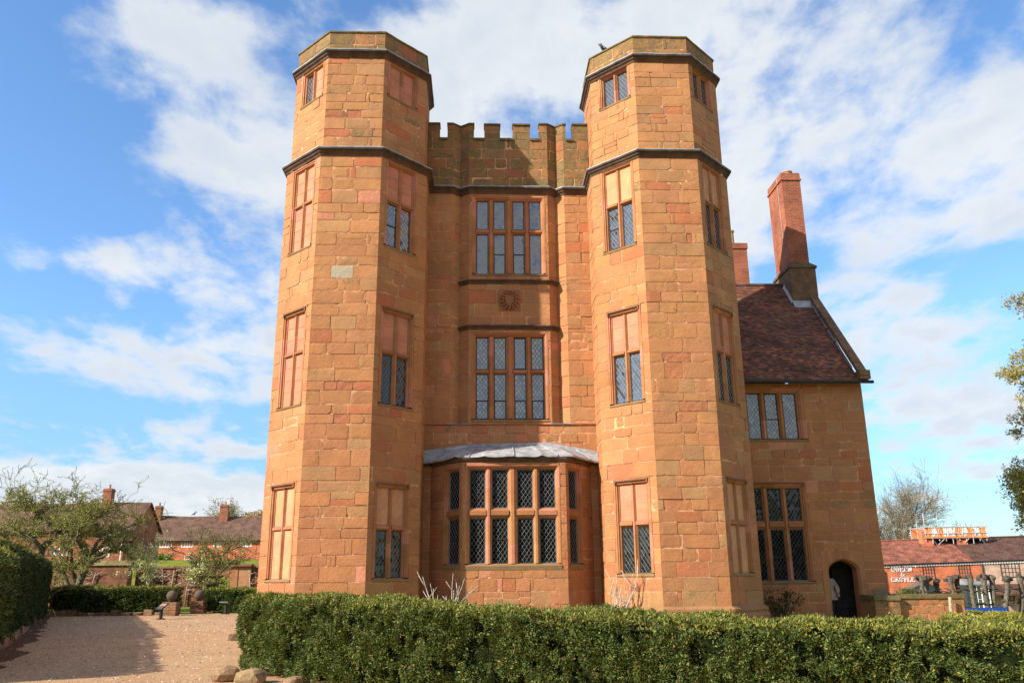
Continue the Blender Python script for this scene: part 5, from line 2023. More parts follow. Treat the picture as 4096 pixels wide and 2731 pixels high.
limb_tree('apple_tree', 'smaller apple tree in bud beside the garden archway', (-15.0, 20.5, 0), [
    ([(-15.14, 20.5, -.1), (-15.16, 20.5, 1.06), (-15.18, 20.5, 1.68), (-15.01, 20.5, 2.01), (-14.72, 20.5, 2.35), (-14.59, 20.5, 2.8), (-14.22, 20.5, 3.26), (-13.73, 20.5, 3.6)], .12, .03, .9),
    ([(-15.2, 20.55, 1.6), (-15.26, 20.7, 1.79), (-15.71, 20.7, 2.3), (-16.09, 20.7, 2.65), (-16.7, 20.7, 2.94), (-17.3, 20.7, 3.17)], .08, .02, 1.1),
    ([(-14.98, 20.3, -.1), (-14.95, 20.3, 1.06), (-14.76, 20.3, 1.51), (-14.47, 20.3, 2.06), (-13.99, 20.3, 2.51), (-13.32, 20.3, 2.9)], .07, .02, .9),
    ([(-14.9, 20.5, 2.2), (-15.2, 20.9, 2.9), (-15.9, 21.2, 3.5), (-16.2, 21.3, 4.1)], .06, .02, 1.1),
    ([(-14.7, 20.4, 2.4), (-14.3, 19.8, 2.9), (-13.6, 19.5, 3.2), (-12.9, 19.4, 3.4)], .05, .02, 1.1)], 45, (1.1, .055, BUDS, (3, 2, 2, 3), .02), AG, kid=(.6, 1.2), dens=3.4)
WHITE = [(0.86, 0.82, 0.62), (0.74, 0.72, 0.40), (0.42, 0.44, 0.11), (0.30, 0.35, 0.06)]
YOUNG = dict(levels=4, step=.2, wob=[.05, .15, .2, .2], trop=[.02, .08, .06, .05], rmin=.006, tap=[.4, .6, .6, .6], kids=[8, 5, 4],
             **{'from': [.55, .2, .2], 'ang': [(25, 60), (25, 60), (25, 60)], 'len': [(.3, .5), (.4, .6), (.4, .6)], 'rk': [.5, .5, .6]}, L=2.3, r=.04, leaf_levels=2)
tree('blossom_tree', 'slender young tree in white blossom against the end of the high wall', (-18.9, 20.6, 0), YOUNG, 3, 'bark_pale', 'twig', (5, .10, WHITE, (4, 3, 2, 2), .06), 'tree', 'young trees in white blossom')
tree('blossom_tree', 'young tree in white blossom left of the garden archway', (-15.6, 20.3, 0), dict(YOUNG, L=1.9), 9, 'bark_pale', 'twig', (5, .09, WHITE, (4, 3, 2, 3), .05), 'tree', 'young trees in white blossom')
BARE = dict(levels=5, step=.9, wob=[.04, .10, .14, .17, .2], trop=[.03, .05, .04, .03, .03], rmin=.016, tap=[.4, .6, .65, .6, .5], kids=[9, 8, 7, 6],
            **{'from': [.35, .25, .2, .15], 'ang': [(18, 42), (22, 48), (25, 55), (25, 60)], 'len': [(.6, .85), (.42, .62), (.42, .62), (.42, .62)], 'rk': [.55, .5, .5, .6]}, L=5.5, r=.3, leaf_levels=1)
OLV = [(0.27, 0.25, 0.07), (0.20, 0.19, 0.06), (0.28, 0.21, 0.09)]
zb = ground_z
tree('bare_tree', 'large bare tree with catkins behind the pub roof, left of the scaffold', (56.5, 90, zb(56, 90)), dict(BARE, L=7.5, r=.42), 6, 'bark_pale', 'twig', (1, .11, OLV, (2, 2, 3), .1), 'tree', 'bare trees behind the pub')
tree('bare_tree', 'bare tree crossing the tower edge, left of the large bare tree', (51.0, 92, zb(51, 92)), dict(BARE, L=6.8, r=.36), 17, 'bark_pale', 'twig', (1, .11, OLV, (2, 2, 3), .1), 'tree', 'bare trees behind the pub')
tree('bare_tree', 'lower spreading bare tree directly behind the scaffold', (61.0, 88, zb(61, 88)), dict(BARE, L=4.6, r=.26), 23, 'bark_pale', 'twig', (1, .11, OLV, (2, 2, 3), .1), 'tree', 'bare trees behind the pub')
tree('bare_tree', 'rounded olive budding tree beyond the pub chimneys', (79, 112, -2), dict(BARE, L=4.8, r=.3), 29, 'bark_pale', 'twig_olive', (4, .22, OLV, (4, 3, 1), .15), 'tree', 'bare trees behind the pub')
tree('bare_tree', 'pale budding tree behind the far cottage at the tower edge', (-39, 108, 3.5), dict(BARE, L=4.6, r=.25), 37, 'bark_pale', 'twig', (2, .2, OLV, (3, 2, 2), .12), 'tree')


def leafy(name, label, loc, blobs, n_, L, pal, wts, seed, wood='bark', cat='tree', group=None, trunk=None, mat_='leaf_soft', shell=.5, droop=0.0, tuft=1):
    """crown of many separate leaf faces gathered in clumps; blobs = (dx, dy, dz, rx, ry, rz)"""
    rg = np.random.default_rng(seed)
    t = thing(name, label, cat, loc, group)
    tm = MB()
    tm.smooth = True
    for pts, rad in (trunk or []):
        tm.tube([Vector(p) + Vector(loc) for p in pts], rad, 7)
    tm.build('trunk', wood, t)
    B = np.array(blobs)
    vol = (B[:, 3] * B[:, 4] * B[:, 5]) ** .7
    k = rg.choice(len(B), n_, p=vol / vol.sum())
    s_ = unit(rg.normal(size=(n_, 3)))
    rad = rg.random(n_) ** shell
    p = B[k, :3] + s_ * rad[:, None] * B[k, 3:6]
    if tuft > 1:
        p = np.repeat(p, tuft, 0) + rg.normal(0, L * .7, (n_ * tuft, 3))
        s_ = np.repeat(s_, tuft, 0)
        n_ *= tuft
    p += np.array(loc)
    d = unit(s_ * .7 + rg.normal(0, .6, (n_, 3)) + np.array([0, 0, droop]))
    side = unit(np.cross(d, rg.normal(size=(n_, 3))))
    LL = L * rg.uniform(.6, 1.4, n_)
    v, q, c = leaf_quads(p, d, side, LL, LL * rg.uniform(.35, .6, n_), palette_cols(n_, pal, wts, rg))
    fast_mesh('crown', v, q, c, mat_, t)
    return t


# conifer at the right edge
rc = random.Random(12)
cl = []
br = []
for k in range(120):
    z = rc.uniform(1.6, 17)
    R_ = (3.3 - z * .10) * (1 + .22 * math.sin(z * 1.15 + 1.0) + .12 * math.sin(z * 2.9))
    a_ = rc.uniform(0, 6.283)
    f = rc.uniform(.45, 1.0)
    x, y = math.cos(a_) * R_ * f, math.sin(a_) * R_ * f
    s_ = rc.uniform(.35, .75)
    cl.append((x, y, z, s_, s_, s_ * .8))
    br.append(([(0, 0, z - .5), (x * .5, y * .5, z - .35), (x, y, z)], [.07, .05, .02]))
for (ox, zc, n_) in ((-3.35, 6.9, 9), (-3.0, 6.2, 7), (-2.8, 5.2, 5), (-2.6, 12.8, 6), (-2.9, 12.2, 4), (-2.4, 10.2, 5), (-2.2, 9.3, 4), (-2.6, 3.4, 9), (-2.6, 2.6, 8), (-3.0, 5.6, 8), (-3.1, 4.6, 8), (-2.7, 7.6, 6)):
    for _ in range(n_):
        s_ = rc.uniform(.28, .48)
        cl.append((ox + rc.gauss(0, .32), rc.gauss(0, .6), zc + rc.gauss(0, .35), s_, s_, s_ * .8))
leafy('conifer', 'tall evergreen conifer with bronze tipped foliage at the right edge', (29.0, 15, -1.0), cl, 7000, .13, [(0.28, 0.29, 0.07), (0.42, 0.36, 0.10), (0.50, 0.30, 0.12), (0.16, 0.18, 0.05)], (4, 4, 3, 1.4), 51,
      trunk=[([(0, 0, -.3), (0, 0, 8), (0, 0, 17.5)], [.4, .25, .05])] + br, mat_='leaf_soft', tuft=9, droop=.2)
for i, (x, hh, lab) in enumerate(((69.2, 6.6, 'dark young conifer left of the scaffold end'), (72.6, 8.2, 'pointed young conifer behind the right end of the pub'), (75.0, 6.6, 'rounded young conifer nearest the tall right hand conifer'))):
    bl_ = []
    rq = random.Random(60 + i)
    for k in range(26):
        z = rq.uniform(1.2, hh)
        r_ = (hh - z) * .34 + .25
        a_ = rq.uniform(0, 6.28)
        bl_.append((math.cos(a_) * r_ * .6, math.sin(a_) * r_ * .6, z, .5, .5, .35))
    leafy('conifer', lab, (x, 92, -2), bl_, 2200, .35, [(0.035, 0.085, 0.03), (0.05, 0.11, 0.04), (0.03, 0.06, 0.02)], (3, 3, 2), 61 + i, trunk=[([(0, 0, 0), (0, 0, hh)], [.2, .04])], group='conifers behind the pub', mat_='leaf')
leafy('golden_shrub', 'orange gold shrub behind the far cottage roof beside the tower', (-34.6, 100, 3.5), [(0, 0, 6.0, 2.0, 1.5, 1.6), (1.5, 0, 6.4, 1.6, 1.5, 1.5), (-1.4, 0, 5.6, 1.4, 1.3, 1.2), (3.4, 0, 5.8, 2, 1.5, 1.6)], 5200, .32,
      [(0.42, 0.24, 0.03), (0.30, 0.20, 0.03), (0.20, 0.16, 0.03)], (3, 3, 2), 71, cat='shrub', trunk=[([(0, 0, 0), (.3, 0, 6)], [.2, .06])])
leafy('shrub', 'green shrub against the cottage wall under the far windows', (-41.2, 83.8, 3.4), [(0, 0, .9, 1.3, .5, .7), (.9, 0, .6, .9, .5, .5)], 1500, .22, [(0.12, 0.20, 0.03), (0.20, 0.25, 0.05)], (2, 2), 72, cat='shrub', trunk=[([(0, 0, 0), (0, 0, 1)], [.05, .02])])
leafy('shrub', 'rounded bush in front of the pub below the sign', (37.9, 52.5, -1.9), [(0, 0, 1.2, 1.5, 1.0, 1.0), (.6, 0, 1.5, 1.0, .8, .8)], 2600, .2, [(0.13, 0.15, 0.035), (0.09, 0.12, 0.03), (0.18, 0.16, 0.05)], (3, 3, 1), 73, cat='shrub', trunk=[([(0, 0, 0), (0, 0, 1)], [.08, .03])])
leafy('shrub', 'thin dark shrub at the foot of the wing wall beside the big window', (9.15, 4.05, 0), [(-.35, 0, .75, .30, .2, .5), (.25, 0, .85, .28, .2, .5), (0, 0, .45, .5, .25, .4), (.65, 0, .75, .2, .15, .25)], 900, .085, [(0.05, 0.075, 0.02), (0.07, 0.09, 0.03), (0.09, 0.07, 0.03)], (3, 2, 1), 74, cat='shrub',
      trunk=[([(0, 0, 0), (-.2, 0, .6), (-.4, 0, 1.25)], [.02, .012, .005]), ([(.05, 0, 0), (.2, 0, .7), (.35, 0, 1.35)], [.02, .012, .005]), ([(.05, 0, 0), (.45, 0, .5), (.7, 0, .95)], [.015, .01, .005])], shell=.8)
leafy('shrub', 'low bright green leafy plant under the bleached stems', (3.0, .55, 0), [(-.75, 0, .55, .42, .3, .2), (-.2, 0, .6, .42, .3, .22), (.15, 0, .5, .35, .3, .2), (-.5, 0, .25, .6, .3, .25)], 900, .12, [(0.09, 0.18, 0.03), (0.06, 0.13, 0.025), (0.14, 0.22, 0.05)], (3, 3, 2), 75, cat='plant', trunk=[([(0, 0, 0), (-.3, 0, .4)], [.02, .01])])


# bleached dead shrubs at the foot of the towers
def dead_shrub(loc, label, stems, seed):
    rng = random.Random(seed)
    t = thing('bare_shrub', label, 'bare shrub', loc, 'bleached bare shrubs against the gatehouse')
    mb = MB()
    mb.smooth = True
    for (dx_, dy_, L) in stems:
        p = Vector(loc)
        d = Vector((dx_, dy_, 1)).normalized()
        pts = [p.copy()]
        for k in range(6):
            d = (d + Vector((rng.gauss(0, .12), rng.gauss(0, .12), .04))).normalized()
            p = p + d * L / 6
            pts.append(p.copy())
        mb.tube(pts, [.022, .020, .018, .015, .012, .010, .007], 5)
        for k in (2, 3, 4, 5):
            if rng.random() < .75:
                q = pts[k]
                dd = (d + Vector((rng.gauss(0, .7), rng.gauss(0, .4), .1))).normalized()
                l_ = L * rng.uniform(.18, .34)
                mb.tube([q, q + dd * l_ * .5 + Vector((0, 0, .02)), q + dd * l_ + Vector((0, 0, .07))], [.013, .011, .007], 4)
    mb.build('stems', 'dead_stem', t)


dead_shrub((-2.2, .75, 0), 'bleached bare shrub at the foot of the left tower', [(-.28, 0, 1.5), (-.14, .05, 1.65), (-.02, 0, 1.75), (.15, 0, 1.8), (.34, 0, 1.8), (.55, 0, 1.65), (.42, 0, 1.5)], 1)
dead_shrub((3.15, .55, 0), 'bleached bare shrub at the foot of the right tower', [(-.42, 0, 1.6), (-.25, 0, 1.45), (-.1, 0, 1.6), (.0, 0, 1.95), (.1, 0, 1.75), (.22, 0, 1.6), (.34, .0, 1.4)], 5)


# pollarded limes
def pollard(x, y, zt, lean, label, seed):
    rng = random.Random(seed)
    z0 = ground_z(x, y)
    t = thing('pollarded_tree', label, 'pollarded tree', (x, y, z0), 'pollarded limes in front of the pub')
    mb = MB()
    mb.smooth = True
    n_ = 12
    pts, rad = [], []
    for k in range(n_ + 1):
        f = k / n_
        pts.append((x + lean * (f - .5) + .04 * math.sin(f * 9 + seed), y + .03 * math.sin(f * 7), z0 - .1 + (zt - z0 + .1) * f))
        rad.append(.165 - .045 * f + (.04 * math.sin(f * 21 + seed) ** 2) + (.06 if f > .9 else 0))
    mb.tube(pts, rad, 8)
    tr_ = mb.build('trunk', 'bark_pale', t)
    kb = MB()
    tx, ty, tz = pts[-1]
    for k in range(11):
        rock_mesh(kb, (tx + rng.gauss(0, .15), ty + rng.gauss(0, .12), tz + rng.uniform(-.20, .04)), rng.uniform(.09, .16), rng, (0.08, 0.05, 0.03, 0), 1)
    for f in (.35, .6, .8):
        if rng.random() < .7:
            p = pts[int(f * n_)]
            rock_mesh(kb, (p[0] + rng.choice((-.17, .17)), p[1], p[2]), rng.uniform(.08, .13), rng, (0.08, 0.05, 0.03, 0), 1)
    kb.build('crown', 'bark', t)
    for f in (.32, .52, .76):
        ab = MB()
        ab.smooth = True
        c_ = Vector(pts[int(f * n_)])
        arms = {}
        for sgn in (-1, 1):
            p = c_.copy()
            arms[sgn] = []
            for k in range(4):
                p = p + Vector((sgn * .24, rng.gauss(0, .03), rng.gauss(0.01, .07)))
                arms[sgn].append(p.copy())
        ab.tube(arms[-1][::-1] + [c_] + arms[1], [.03, .04, .045, .05, .055, .05, .045, .04, .03], 5)
        ab.build('trained_branch', 'bark', t)


for i, (xp, y, lean, zt, lab) in enumerate([
        (29.3, 33.0, -.1, 1.40, 'pollarded lime nearest the end of the stone wall, left of the row'), (29.7, 33.6, .5, 1.33, 'pollarded lime leaning right over the stone wall'),
        (30.7, 34.0, .3, 1.15, 'short pollarded lime between two close pairs'), (31.35, 33.0, -.05, 1.36, 'left one of the close pair of pollarded limes under the sash window'),
        (31.9, 33.3, .15, 1.36, 'right one of the close pair of pollarded limes under the sash window'), (32.7, 33.0, .1, 1.42, 'single pollarded lime in front of the grey pub porch'),
        (33.75, 33.2, .05, 1.42, 'left one of the pollarded limes above the blue board'), (34.4, 33.4, .12, 1.40, 'right one of the pollarded limes above the blue board'),
        (33.4, 30.5, .75, 1.36, 'near pollarded lime leaning right by the clipped hedge'), (34.8, 31.0, .4, 1.42, 'pollarded lime closest to the tall conifer')]):
    pollard(xp, y, zt, lean, lab, 200 + i)


# ------------------------------------------------------------------ stone wall by the wing
def low_wall():
    t = thing('low_stone_wall', 'low lichened sandstone wall running from the wing corner to a squared end', 'stone wall', (13.5, 3.6, 0))
    rng = random.Random(9)
    mb = MB()
    ux, ny = Vector((1, 0, 0)), Vector((0, -1, 0))
    ashlar(mb, (13.0, 3.65, 0), ux, ny, 2.3, [(0, .3), (.3, .58), (.58, .80)], [], rng, red=-.2, lich=.5, bw=(.4, .8), eL=False)
    mb.box((13.0, 3.67, 0), (15.3, 4.1, .795), (*BUFF, .5))
    cc_ = (0.20, 0.13, 0.065, .7)
    mb.box((13.0, 3.6, .80), (15.33, 4.14, .95), cc_, jit=.012, rng=rng)
    w_ = mb.build('wall', 'stone', t)
    q = MB()
    ashlar(q, (12.15, 3.45, 0), ux, ny, .85, [(0, .28), (.28, .52), (.52, .76)], [], rng, red=-.2, lich=.75, bw=(.3, .6))
    q.box((12.16, 3.465, 0), (12.99, 4.45, .76), (*BUFF, .6))
    q.box((12.12, 3.40, .76), (13.03, 4.49, .92), (0.19, 0.14, 0.075, .8), jit=.012, rng=rng)
    q.poly([(12.45, 3.9, .92), (13.0, 3.9, .92), (12.95, 4.3, 1.12), (12.6, 4.3, 1.12)], (0.2, 0.14, 0.07, .7))
    q.build('pier', 'stone', t)
    e = MB()
    rock = random.Random(3)
    for (x, z, r) in ((14.52, .62, .085), (13.35 - .9, .60, .10), (12.72, .42, .07), (12.55, .5, .05), (12.85, .45, .05), (12.75, .22, .045)):
        pts_ = []
        n_ = 9
        y_ = 3.62 if x > 13.1 else 3.42
        for k in range(n_):
            a_ = 6.283 * k / n_
            rr_ = r * rock.uniform(.6, 1.2)
            pts_.append((x + math.cos(a_) * rr_, y_, z + math.sin(a_) * rr_))
        e.poly(pts_[::-1], (0.55, 0.53, 0.47, 0))
    e.build('lichen_patches', 'attr', t) if False else None
    p = thing('wooden_post', 'pale weathered wooden post standing against the stone wall', 'post', (14.72, 3.45, 0))
    m_ = MB()
    m_.tube([(14.66, 3.42, 0), (14.70, 3.44, .4), (14.74, 3.46, .84)], [.065, .06, .055], 7)
    m_.build('post', 'wood_pale', p)


low_wall()
# blue board beyond the wall
bb = thing('blue_board', 'long plain blue board fixed low behind the clipped hedge', 'hoarding', (31.1, 29, -2.2))
mb = MB()
mb.box((29.75, 29.0, -1.3), (32.5, 29.08, -.50))
mb.build('board', 'blue', bb)
mb = MB()
mb.box((29.95, 29.09, -2.3), (30.05, 29.18, -.53))
mb.build('post', 'wood_dark', bb)
mb = MB()
mb.box((32.2, 29.09, -2.3), (32.3, 29.18, -.53))
mb.build('post', 'wood_dark', bb)


# ------------------------------------------------------------------ pub
def far_window(parent, x0, x1, z0, z1, y, nx, nz, frame, glass, name='window', bar=.05, sur=.08):
    mb = MB()
    yf = y - .04
    for a, b, c, d in ((x0 - sur, x1 + sur, z0 - sur, z0), (x0 - sur, x1 + sur, z1, z1 + sur), (x0 - sur, x0, z0, z1), (x1, x1 + sur, z0, z1)):
        mb.box((a, yf, c), (b, y + .1, d))
    for i in range(1, nx):
        x = x0 + (x1 - x0) * i / nx
        mb.box((x - bar / 2, yf + .012, z0), (x + bar / 2, y + .08, z1))
    for j in range(1, nz):
        z = z0 + (z1 - z0) * j / nz
        mb.box((x0, yf + .02, z - bar / 3), (x1, y + .08, z + bar / 3))
    f = mb.build(name, frame, parent)
    g = MB()
    g.col = (1, 1, 1, 1)
    g.poly([(x0, y + .02, z0), (x1, y + .02, z0), (x1, y + .02, z1), (x0, y + .02, z1)])
    g.build('glass_pane', glass, f)
    return f


GLYPH = {
    'Q': [[(.5, .98), (.2, .9), (.06, .5), (.2, .1), (.5, .02), (.8, .1), (.94, .5), (.8, .9), (.5, .98)], [(.52, .12), (.7, -.1), (.95, -.14)]],
    'U': [[(.16, .98), (.16, .3), (.3, .05), (.55, .02), (.75, .15), (.8, .4), (.8, .98)], [(.02, .98), (.34, .98)], [(.66, .98), (.96, .98)]],
    'E': [[(.2, .02), (.2, .98)], [(.05, .98), (.85, .98), (.87, .8)], [(.2, .52), (.62, .52), (.62, .42), (.62, .62)], [(.05, .02), (.87, .02), (.92, .24)]],
    'N': [[(.16, .02), (.16, .98), (.84, .05), (.84, .98)], [(.02, .02), (.32, .02)], [(.02, .98), (.2, .98)], [(.68, .98), (.98, .98)]],
    '&': [[(.95, .5), (.7, .12), (.4, .0), (.14, .1), (.1, .3), (.3, .52), (.55, .7), (.6, .88), (.45, 1), (.3, .86), (.36, .62), (.95, .02)]],
    'C': [[(.9, .7), (.9, .95), (.8, .84), (.5, .98), (.2, .9), (.06, .5), (.2, .1), (.5, .02), (.78, .08), (.92, .28)]],
    'A': [[(.1, .02), (.48, .98), (.88, .02)], [(.26, .36), (.7, .36)], [(0, .02), (.22, .02)], [(.74, .02), (1, .02)]],
    'S': [[(.8, .74), (.8, .96), (.7, .86), (.45, .98), (.2, .88), (.18, .66), (.4, .54), (.7, .42), (.82, .22), (.66, .06), (.4, .02), (.2, .14), (.12, .02), (.12, .3)]],
    'T': [[(.5, .02), (.5, .98)], [(.04, .76), (.06, .98), (.94, .98), (.96, .76)], [(.32, .02), (.68, .02)]],
    'L': [[(.22, .02), (.22, .98)], [(.06, .98), (.42, .98)], [(.06, .02), (.84, .02), (.9, .28)]],
}


def letters(mb, text, x0, z0, hgt, wid, y, th=.10, depth=.04):
    for k, chx in enumerate(text):
        for stroke in GLYPH[chx]:
            for (a, b) in zip(stroke, stroke[1:]):
                A = Vector((x0 + (k + a[0] * .84) * wid, z0 + a[1] * hgt))
                B = Vector((x0 + (k + b[0] * .84) * wid, z0 + b[1] * hgt))
                d = B - A
                if d.length < 1e-5:
                    continue
                d.normalize()
                w_ = th * hgt * (1.0 if abs(d.y) > .5 else .55)
                nn = Vector((-d.y, d.x)) * w_
                A2, B2 = A - d * w_ * .5, B + d * w_ * .5
                q = [A2 + nn, A2 - nn, B2 - nn, B2 + nn]
                i = [mb.vert((p.x, y, p.y)) for p in q] + [mb.vert((p.x, y + depth, p.y)) for p in q]
                for f in ((0, 1, 2, 3), (4, 7, 6, 5), (0, 4, 5, 1), (1, 5, 6, 2), (2, 6, 7, 3), (3, 7, 4, 0)):
                    mb.face([i[z] for z in f])


def pub():
    Y = 59.0
    zg = -2.4
    t = thing('pub', 'long red brick pub with white QUEEN & CASTLE lettering and tiled roof', 'pub building', (45, Y, zg))
    mb = MB()
    xa, xm, xb = 34.5, 49.25, 57.0
    ze0, ze1 = 2.5, 2.85
    zE = lambda x: ze0 + (ze1 - ze0) * (x - 39) / 13.7
    mb.poly([(xa, Y, zg), (xm, Y, zg), (xm, Y, zE(xm)), (xa, Y, zE(xa))], None, 0)
    mb.poly([(xm, Y - .03, zg), (xb, Y - .03, zg), (xb, Y - .03, zE(xb)), (xm, Y - .03, zE(xm))], None, 1)
    mb.poly([(xa, Y + 9, zg), (xa, Y, zg), (xa, Y, zE(xa)), (xa, Y + 4.6, 5.0), (xa, Y + 9, zE(xa))], None, 0)
    mb.poly([(xb, Y, zg), (xb, Y + 9, zg), (xb, Y + 9, zE(xb)), (xb, Y + 4.6, 5.3), (xb, Y, zE(xb))], None, 0)
    mb.build('wall', ['brick_far', 'brick_pale'], t)
    rb = MB()
    rq = random.Random(1)
    xr = 48.6
    yr = Y + 4.6
    zR = lambda x: 4.93 + (x - 39) * .022

    def roof_piece(x0, x1, mi):
        n_ = max(4, int((x1 - x0) / .7))
        m_ = 8
        g = [[rb.vert((x0 + (x1 - x0) * i / n_, Y - .14 + (yr - Y + .14) * j / m_,
                       zE(x0 + (x1 - x0) * i / n_) - .02 + (zR(x0 + (x1 - x0) * i / n_) - zE(x0 + (x1 - x0) * i / n_)) * j / m_ + rq.gauss(0, .02) * (0 < j < m_)))
              for j in range(m_ + 1)] for i in range(n_ + 1)]
        for i in range(n_):
            for j in range(m_):
                rb.face((g[i][j], g[i + 1][j], g[i + 1][j + 1], g[i][j + 1]), mi)
    roof_piece(xa - .3, xr, 0)
    roof_piece(xr, xb + .3, 1)
    rb.poly([(xa - .3, yr, zR(xa) - .01), (xb + .3, yr, zR(xb) - .01), (xb + .3, Y + 9.4, 2.6), (xa - .3, Y + 9.4, 2.6)], None, 1)
    rb.tube([(xa - .3, yr, zR(xa - .3) + .02), (xr, yr, zR(xr) + .02)], .11, 6, None, 0)
    rb.tube([(xr, yr, zR(xr) + .02), (xb + .3, yr, zR(xb) + .02)], .11, 6, None, 1)
    roof = rb.build('roof', ['roof_red', 'roof_dark'], t)
    for x in (45.9, 49.6):
        c = MB()
        c.box((x - .55, yr - 1.3, 3.9), (x + .55, yr - .5, 5.9))
        c.build('chimney', 'brick_far', roof)
    gb = MB()
    gb.box((xa, Y - .42, 2.42), (xb, Y - .32, 2.5))
    gut = MB()
    gut.tube([(xa, Y - .19, zE(xa) - .03), (xb, Y - .19, zE(xb) - .03)], .055, 6)
    gut.build('gutter', 'iron', roof)
    dn = MB()
    x = xa + .2
    prev = None
    k = 0
    while x < xb:
        y_ = Y - (.11 if k % 2 else .03) - (.03 if x > xm else 0)
        for xx in (x, x + .135):
            cur = (dn.vert((xx, y_, zE(xx) - .28)), dn.vert((xx, y_, zE(xx) - .14)))
            if prev:
                dn.face((prev[0], cur[0], cur[1], prev[1]))
            prev = cur
        x += .135
        k += 1
    dn.build('dentil_course', 'white', t)
    for (x, z0_, z1_) in ((49.28, -2.3, 2.5), (39.25, -.6, 1.9)):
        d = MB()
        d.tube([(x, Y - .09, z0_), (x, Y - .09, z1_)], .055, 6)
        d.build('downpipe', 'iron', t)
    for (x0, x1, z0_, z1_, nx, nz, fr, gl, yy) in [(43.22, 44.28, 1.08, 2.28, 4, 4, 'black_paint', 'glass', Y), (46.9, 47.95, 1.32, 2.36, 4, 3, 'black_paint', 'glass_blind', Y), (51.2, 53.0, 1.26, 2.48, 5, 3, 'black_paint', 'glass', Y - .03),
                                               (50.85, 51.95, -1.0, .05, 3, 3, 'black_paint', 'glass', Y - .03), (54.3, 55.6, 1.3, 2.4, 4, 3, 'black_paint', 'glass', Y - .03), (41.05, 42.2, -1.6, -.5, 3, 3, 'black_paint', 'glass', Y)]:
        far_window(t, x0, x1, z0_, z1_, yy, nx, nz, fr, gl)
    lt = MB()
    letters(lt, 'QUEEN', 39.98, 1.82, .42, .43, Y - .05)
    letters(lt, '&', 40.88, 1.36, .36, .42, Y - .05)
    letters(lt, 'CASTLE', 39.85, .84, .42, .405, Y - .05)
    lt.build('sign_lettering', 'white', t)
    for x in (39.8, 41.0, 42.35):
        l = MB()
        l.tube([(x, Y, 2.3), (x, Y - .25, 2.36), (x, Y - .32, 2.24)], [.02, .02, .06], 6)
        l.build('sign_lamp', 'white' if x > 42 else 'iron', t)
    # left porch with gabled black canopy
    pm = MB()
    x0, x1, z0_ = 40.75, 43.9, .18
    xm_ = (x0 + x1) / 2 + .1
    yp = Y - 1.7
    for a, b in (((x0, z0_), (xm_, z0_ + .62)), ((xm_, z0_ + .62), (x1, z0_))):
        q = [(a[0], yp, a[1]), (b[0], yp, b[1]), (b[0], Y, b[1]), (a[0], Y, a[1])]
        pm.poly(q, (0.13, 0.10, 0.085, .1), 0)
        pm.poly([(p[0], p[1], p[2] - .09) for p in q][::-1], (0.02, 0.02, 0.02, 0), 1)
        pm.poly([(a[0], yp, a[1] - .09), (b[0], yp, b[1] - .09), (b[0], yp, b[1]), (a[0], yp, a[1])], None, 1)
    pm.poly([(x0 + .1, yp + .02, z0_ - .09), (x1 - .1, yp + .02, z0_ - .09), (xm_, yp + .02, z0_ + .5)], None, 1)
    pm.box((x0 + .15, yp, z0_ - .35), (x1 - .15, yp + .1, z0_ - .09), None, 1)
    pm.build('porch', ['attr', 'black_paint'], t)
    pl = MB()
    pl.box((42.0, yp - .05, z0_ - .28), (42.55, yp - .01, z0_ - .12))
    pl.build('porch_plaque', 'white', t)
    for (xa_, xb_) in ((x0 + .3, x0 + 1.5), (x0 + 1.7, x1 - .3)):
        far_window(t, xa_, xb_, -1.9, z0_ - .5, Y, 2, 1, 'black_paint', 'glass', name='porch_window')
    # right porch: grey canopy over a glazed bay
    rp = MB()
    x0, x1 = 46.55, 49.0
    rp.poly([(x0, Y - 1.5, .62), (x1, Y - 1.5, .62), (x1 - .35, Y, 1.05), (x0 + .35, Y, 1.05)])
    rp.poly([(x0 + .35, Y, 1.05), (x0, Y, .62), (x0, Y - 1.5, .62)])
    rp.poly([(x1, Y, .62), (x1 - .35, Y, 1.05), (x1, Y - 1.5, .62)])
    rp.box((x0, Y - 1.52, .5), (x1, Y, .618))
    rp.build('porch', 'grey_roof', t)
    for (xa_, xb_) in ((x0 + .25, x0 + .95), (x0 + 1.1, x0 + 1.5), (x0 + 1.7, x1 - .2)):
        far_window(t, xa_, xb_, -2.1, .4, Y - 1.25, 1, 2, 'black_paint' if xb_ < x0 + 1.2 else 'white', 'glass', name='porch_window')
    sb = MB()
    sb.box((x0 + .1, Y - 1.2, -2.4), (x1 - .1, Y - .1, .5))
    sb.build('porch_body', 'black_paint', t)
    # tiled lean-to at the right
    ln = MB()
    ln.poly([(49.4, Y - 1.4, -.4), (54.5, Y - 1.4, -.4), (54.5, Y - .03, .55), (49.4, Y - .03, .55)])
    ln.box((49.4, Y - 1.42, -.5), (54.5, Y - 1.3, -.4))
    ln.build('lean_to_roof', 'roof_dark', t)
    cb = MB()
    cb.tube([(47.6, Y - .02, 2.5), (47.2, Y + 1.5, 3.3 + .12), (47.75, Y + 3.9, 4.6 + .12)], .03, 4)
    cb.build('loose_cable', 'steel', t)


pub()


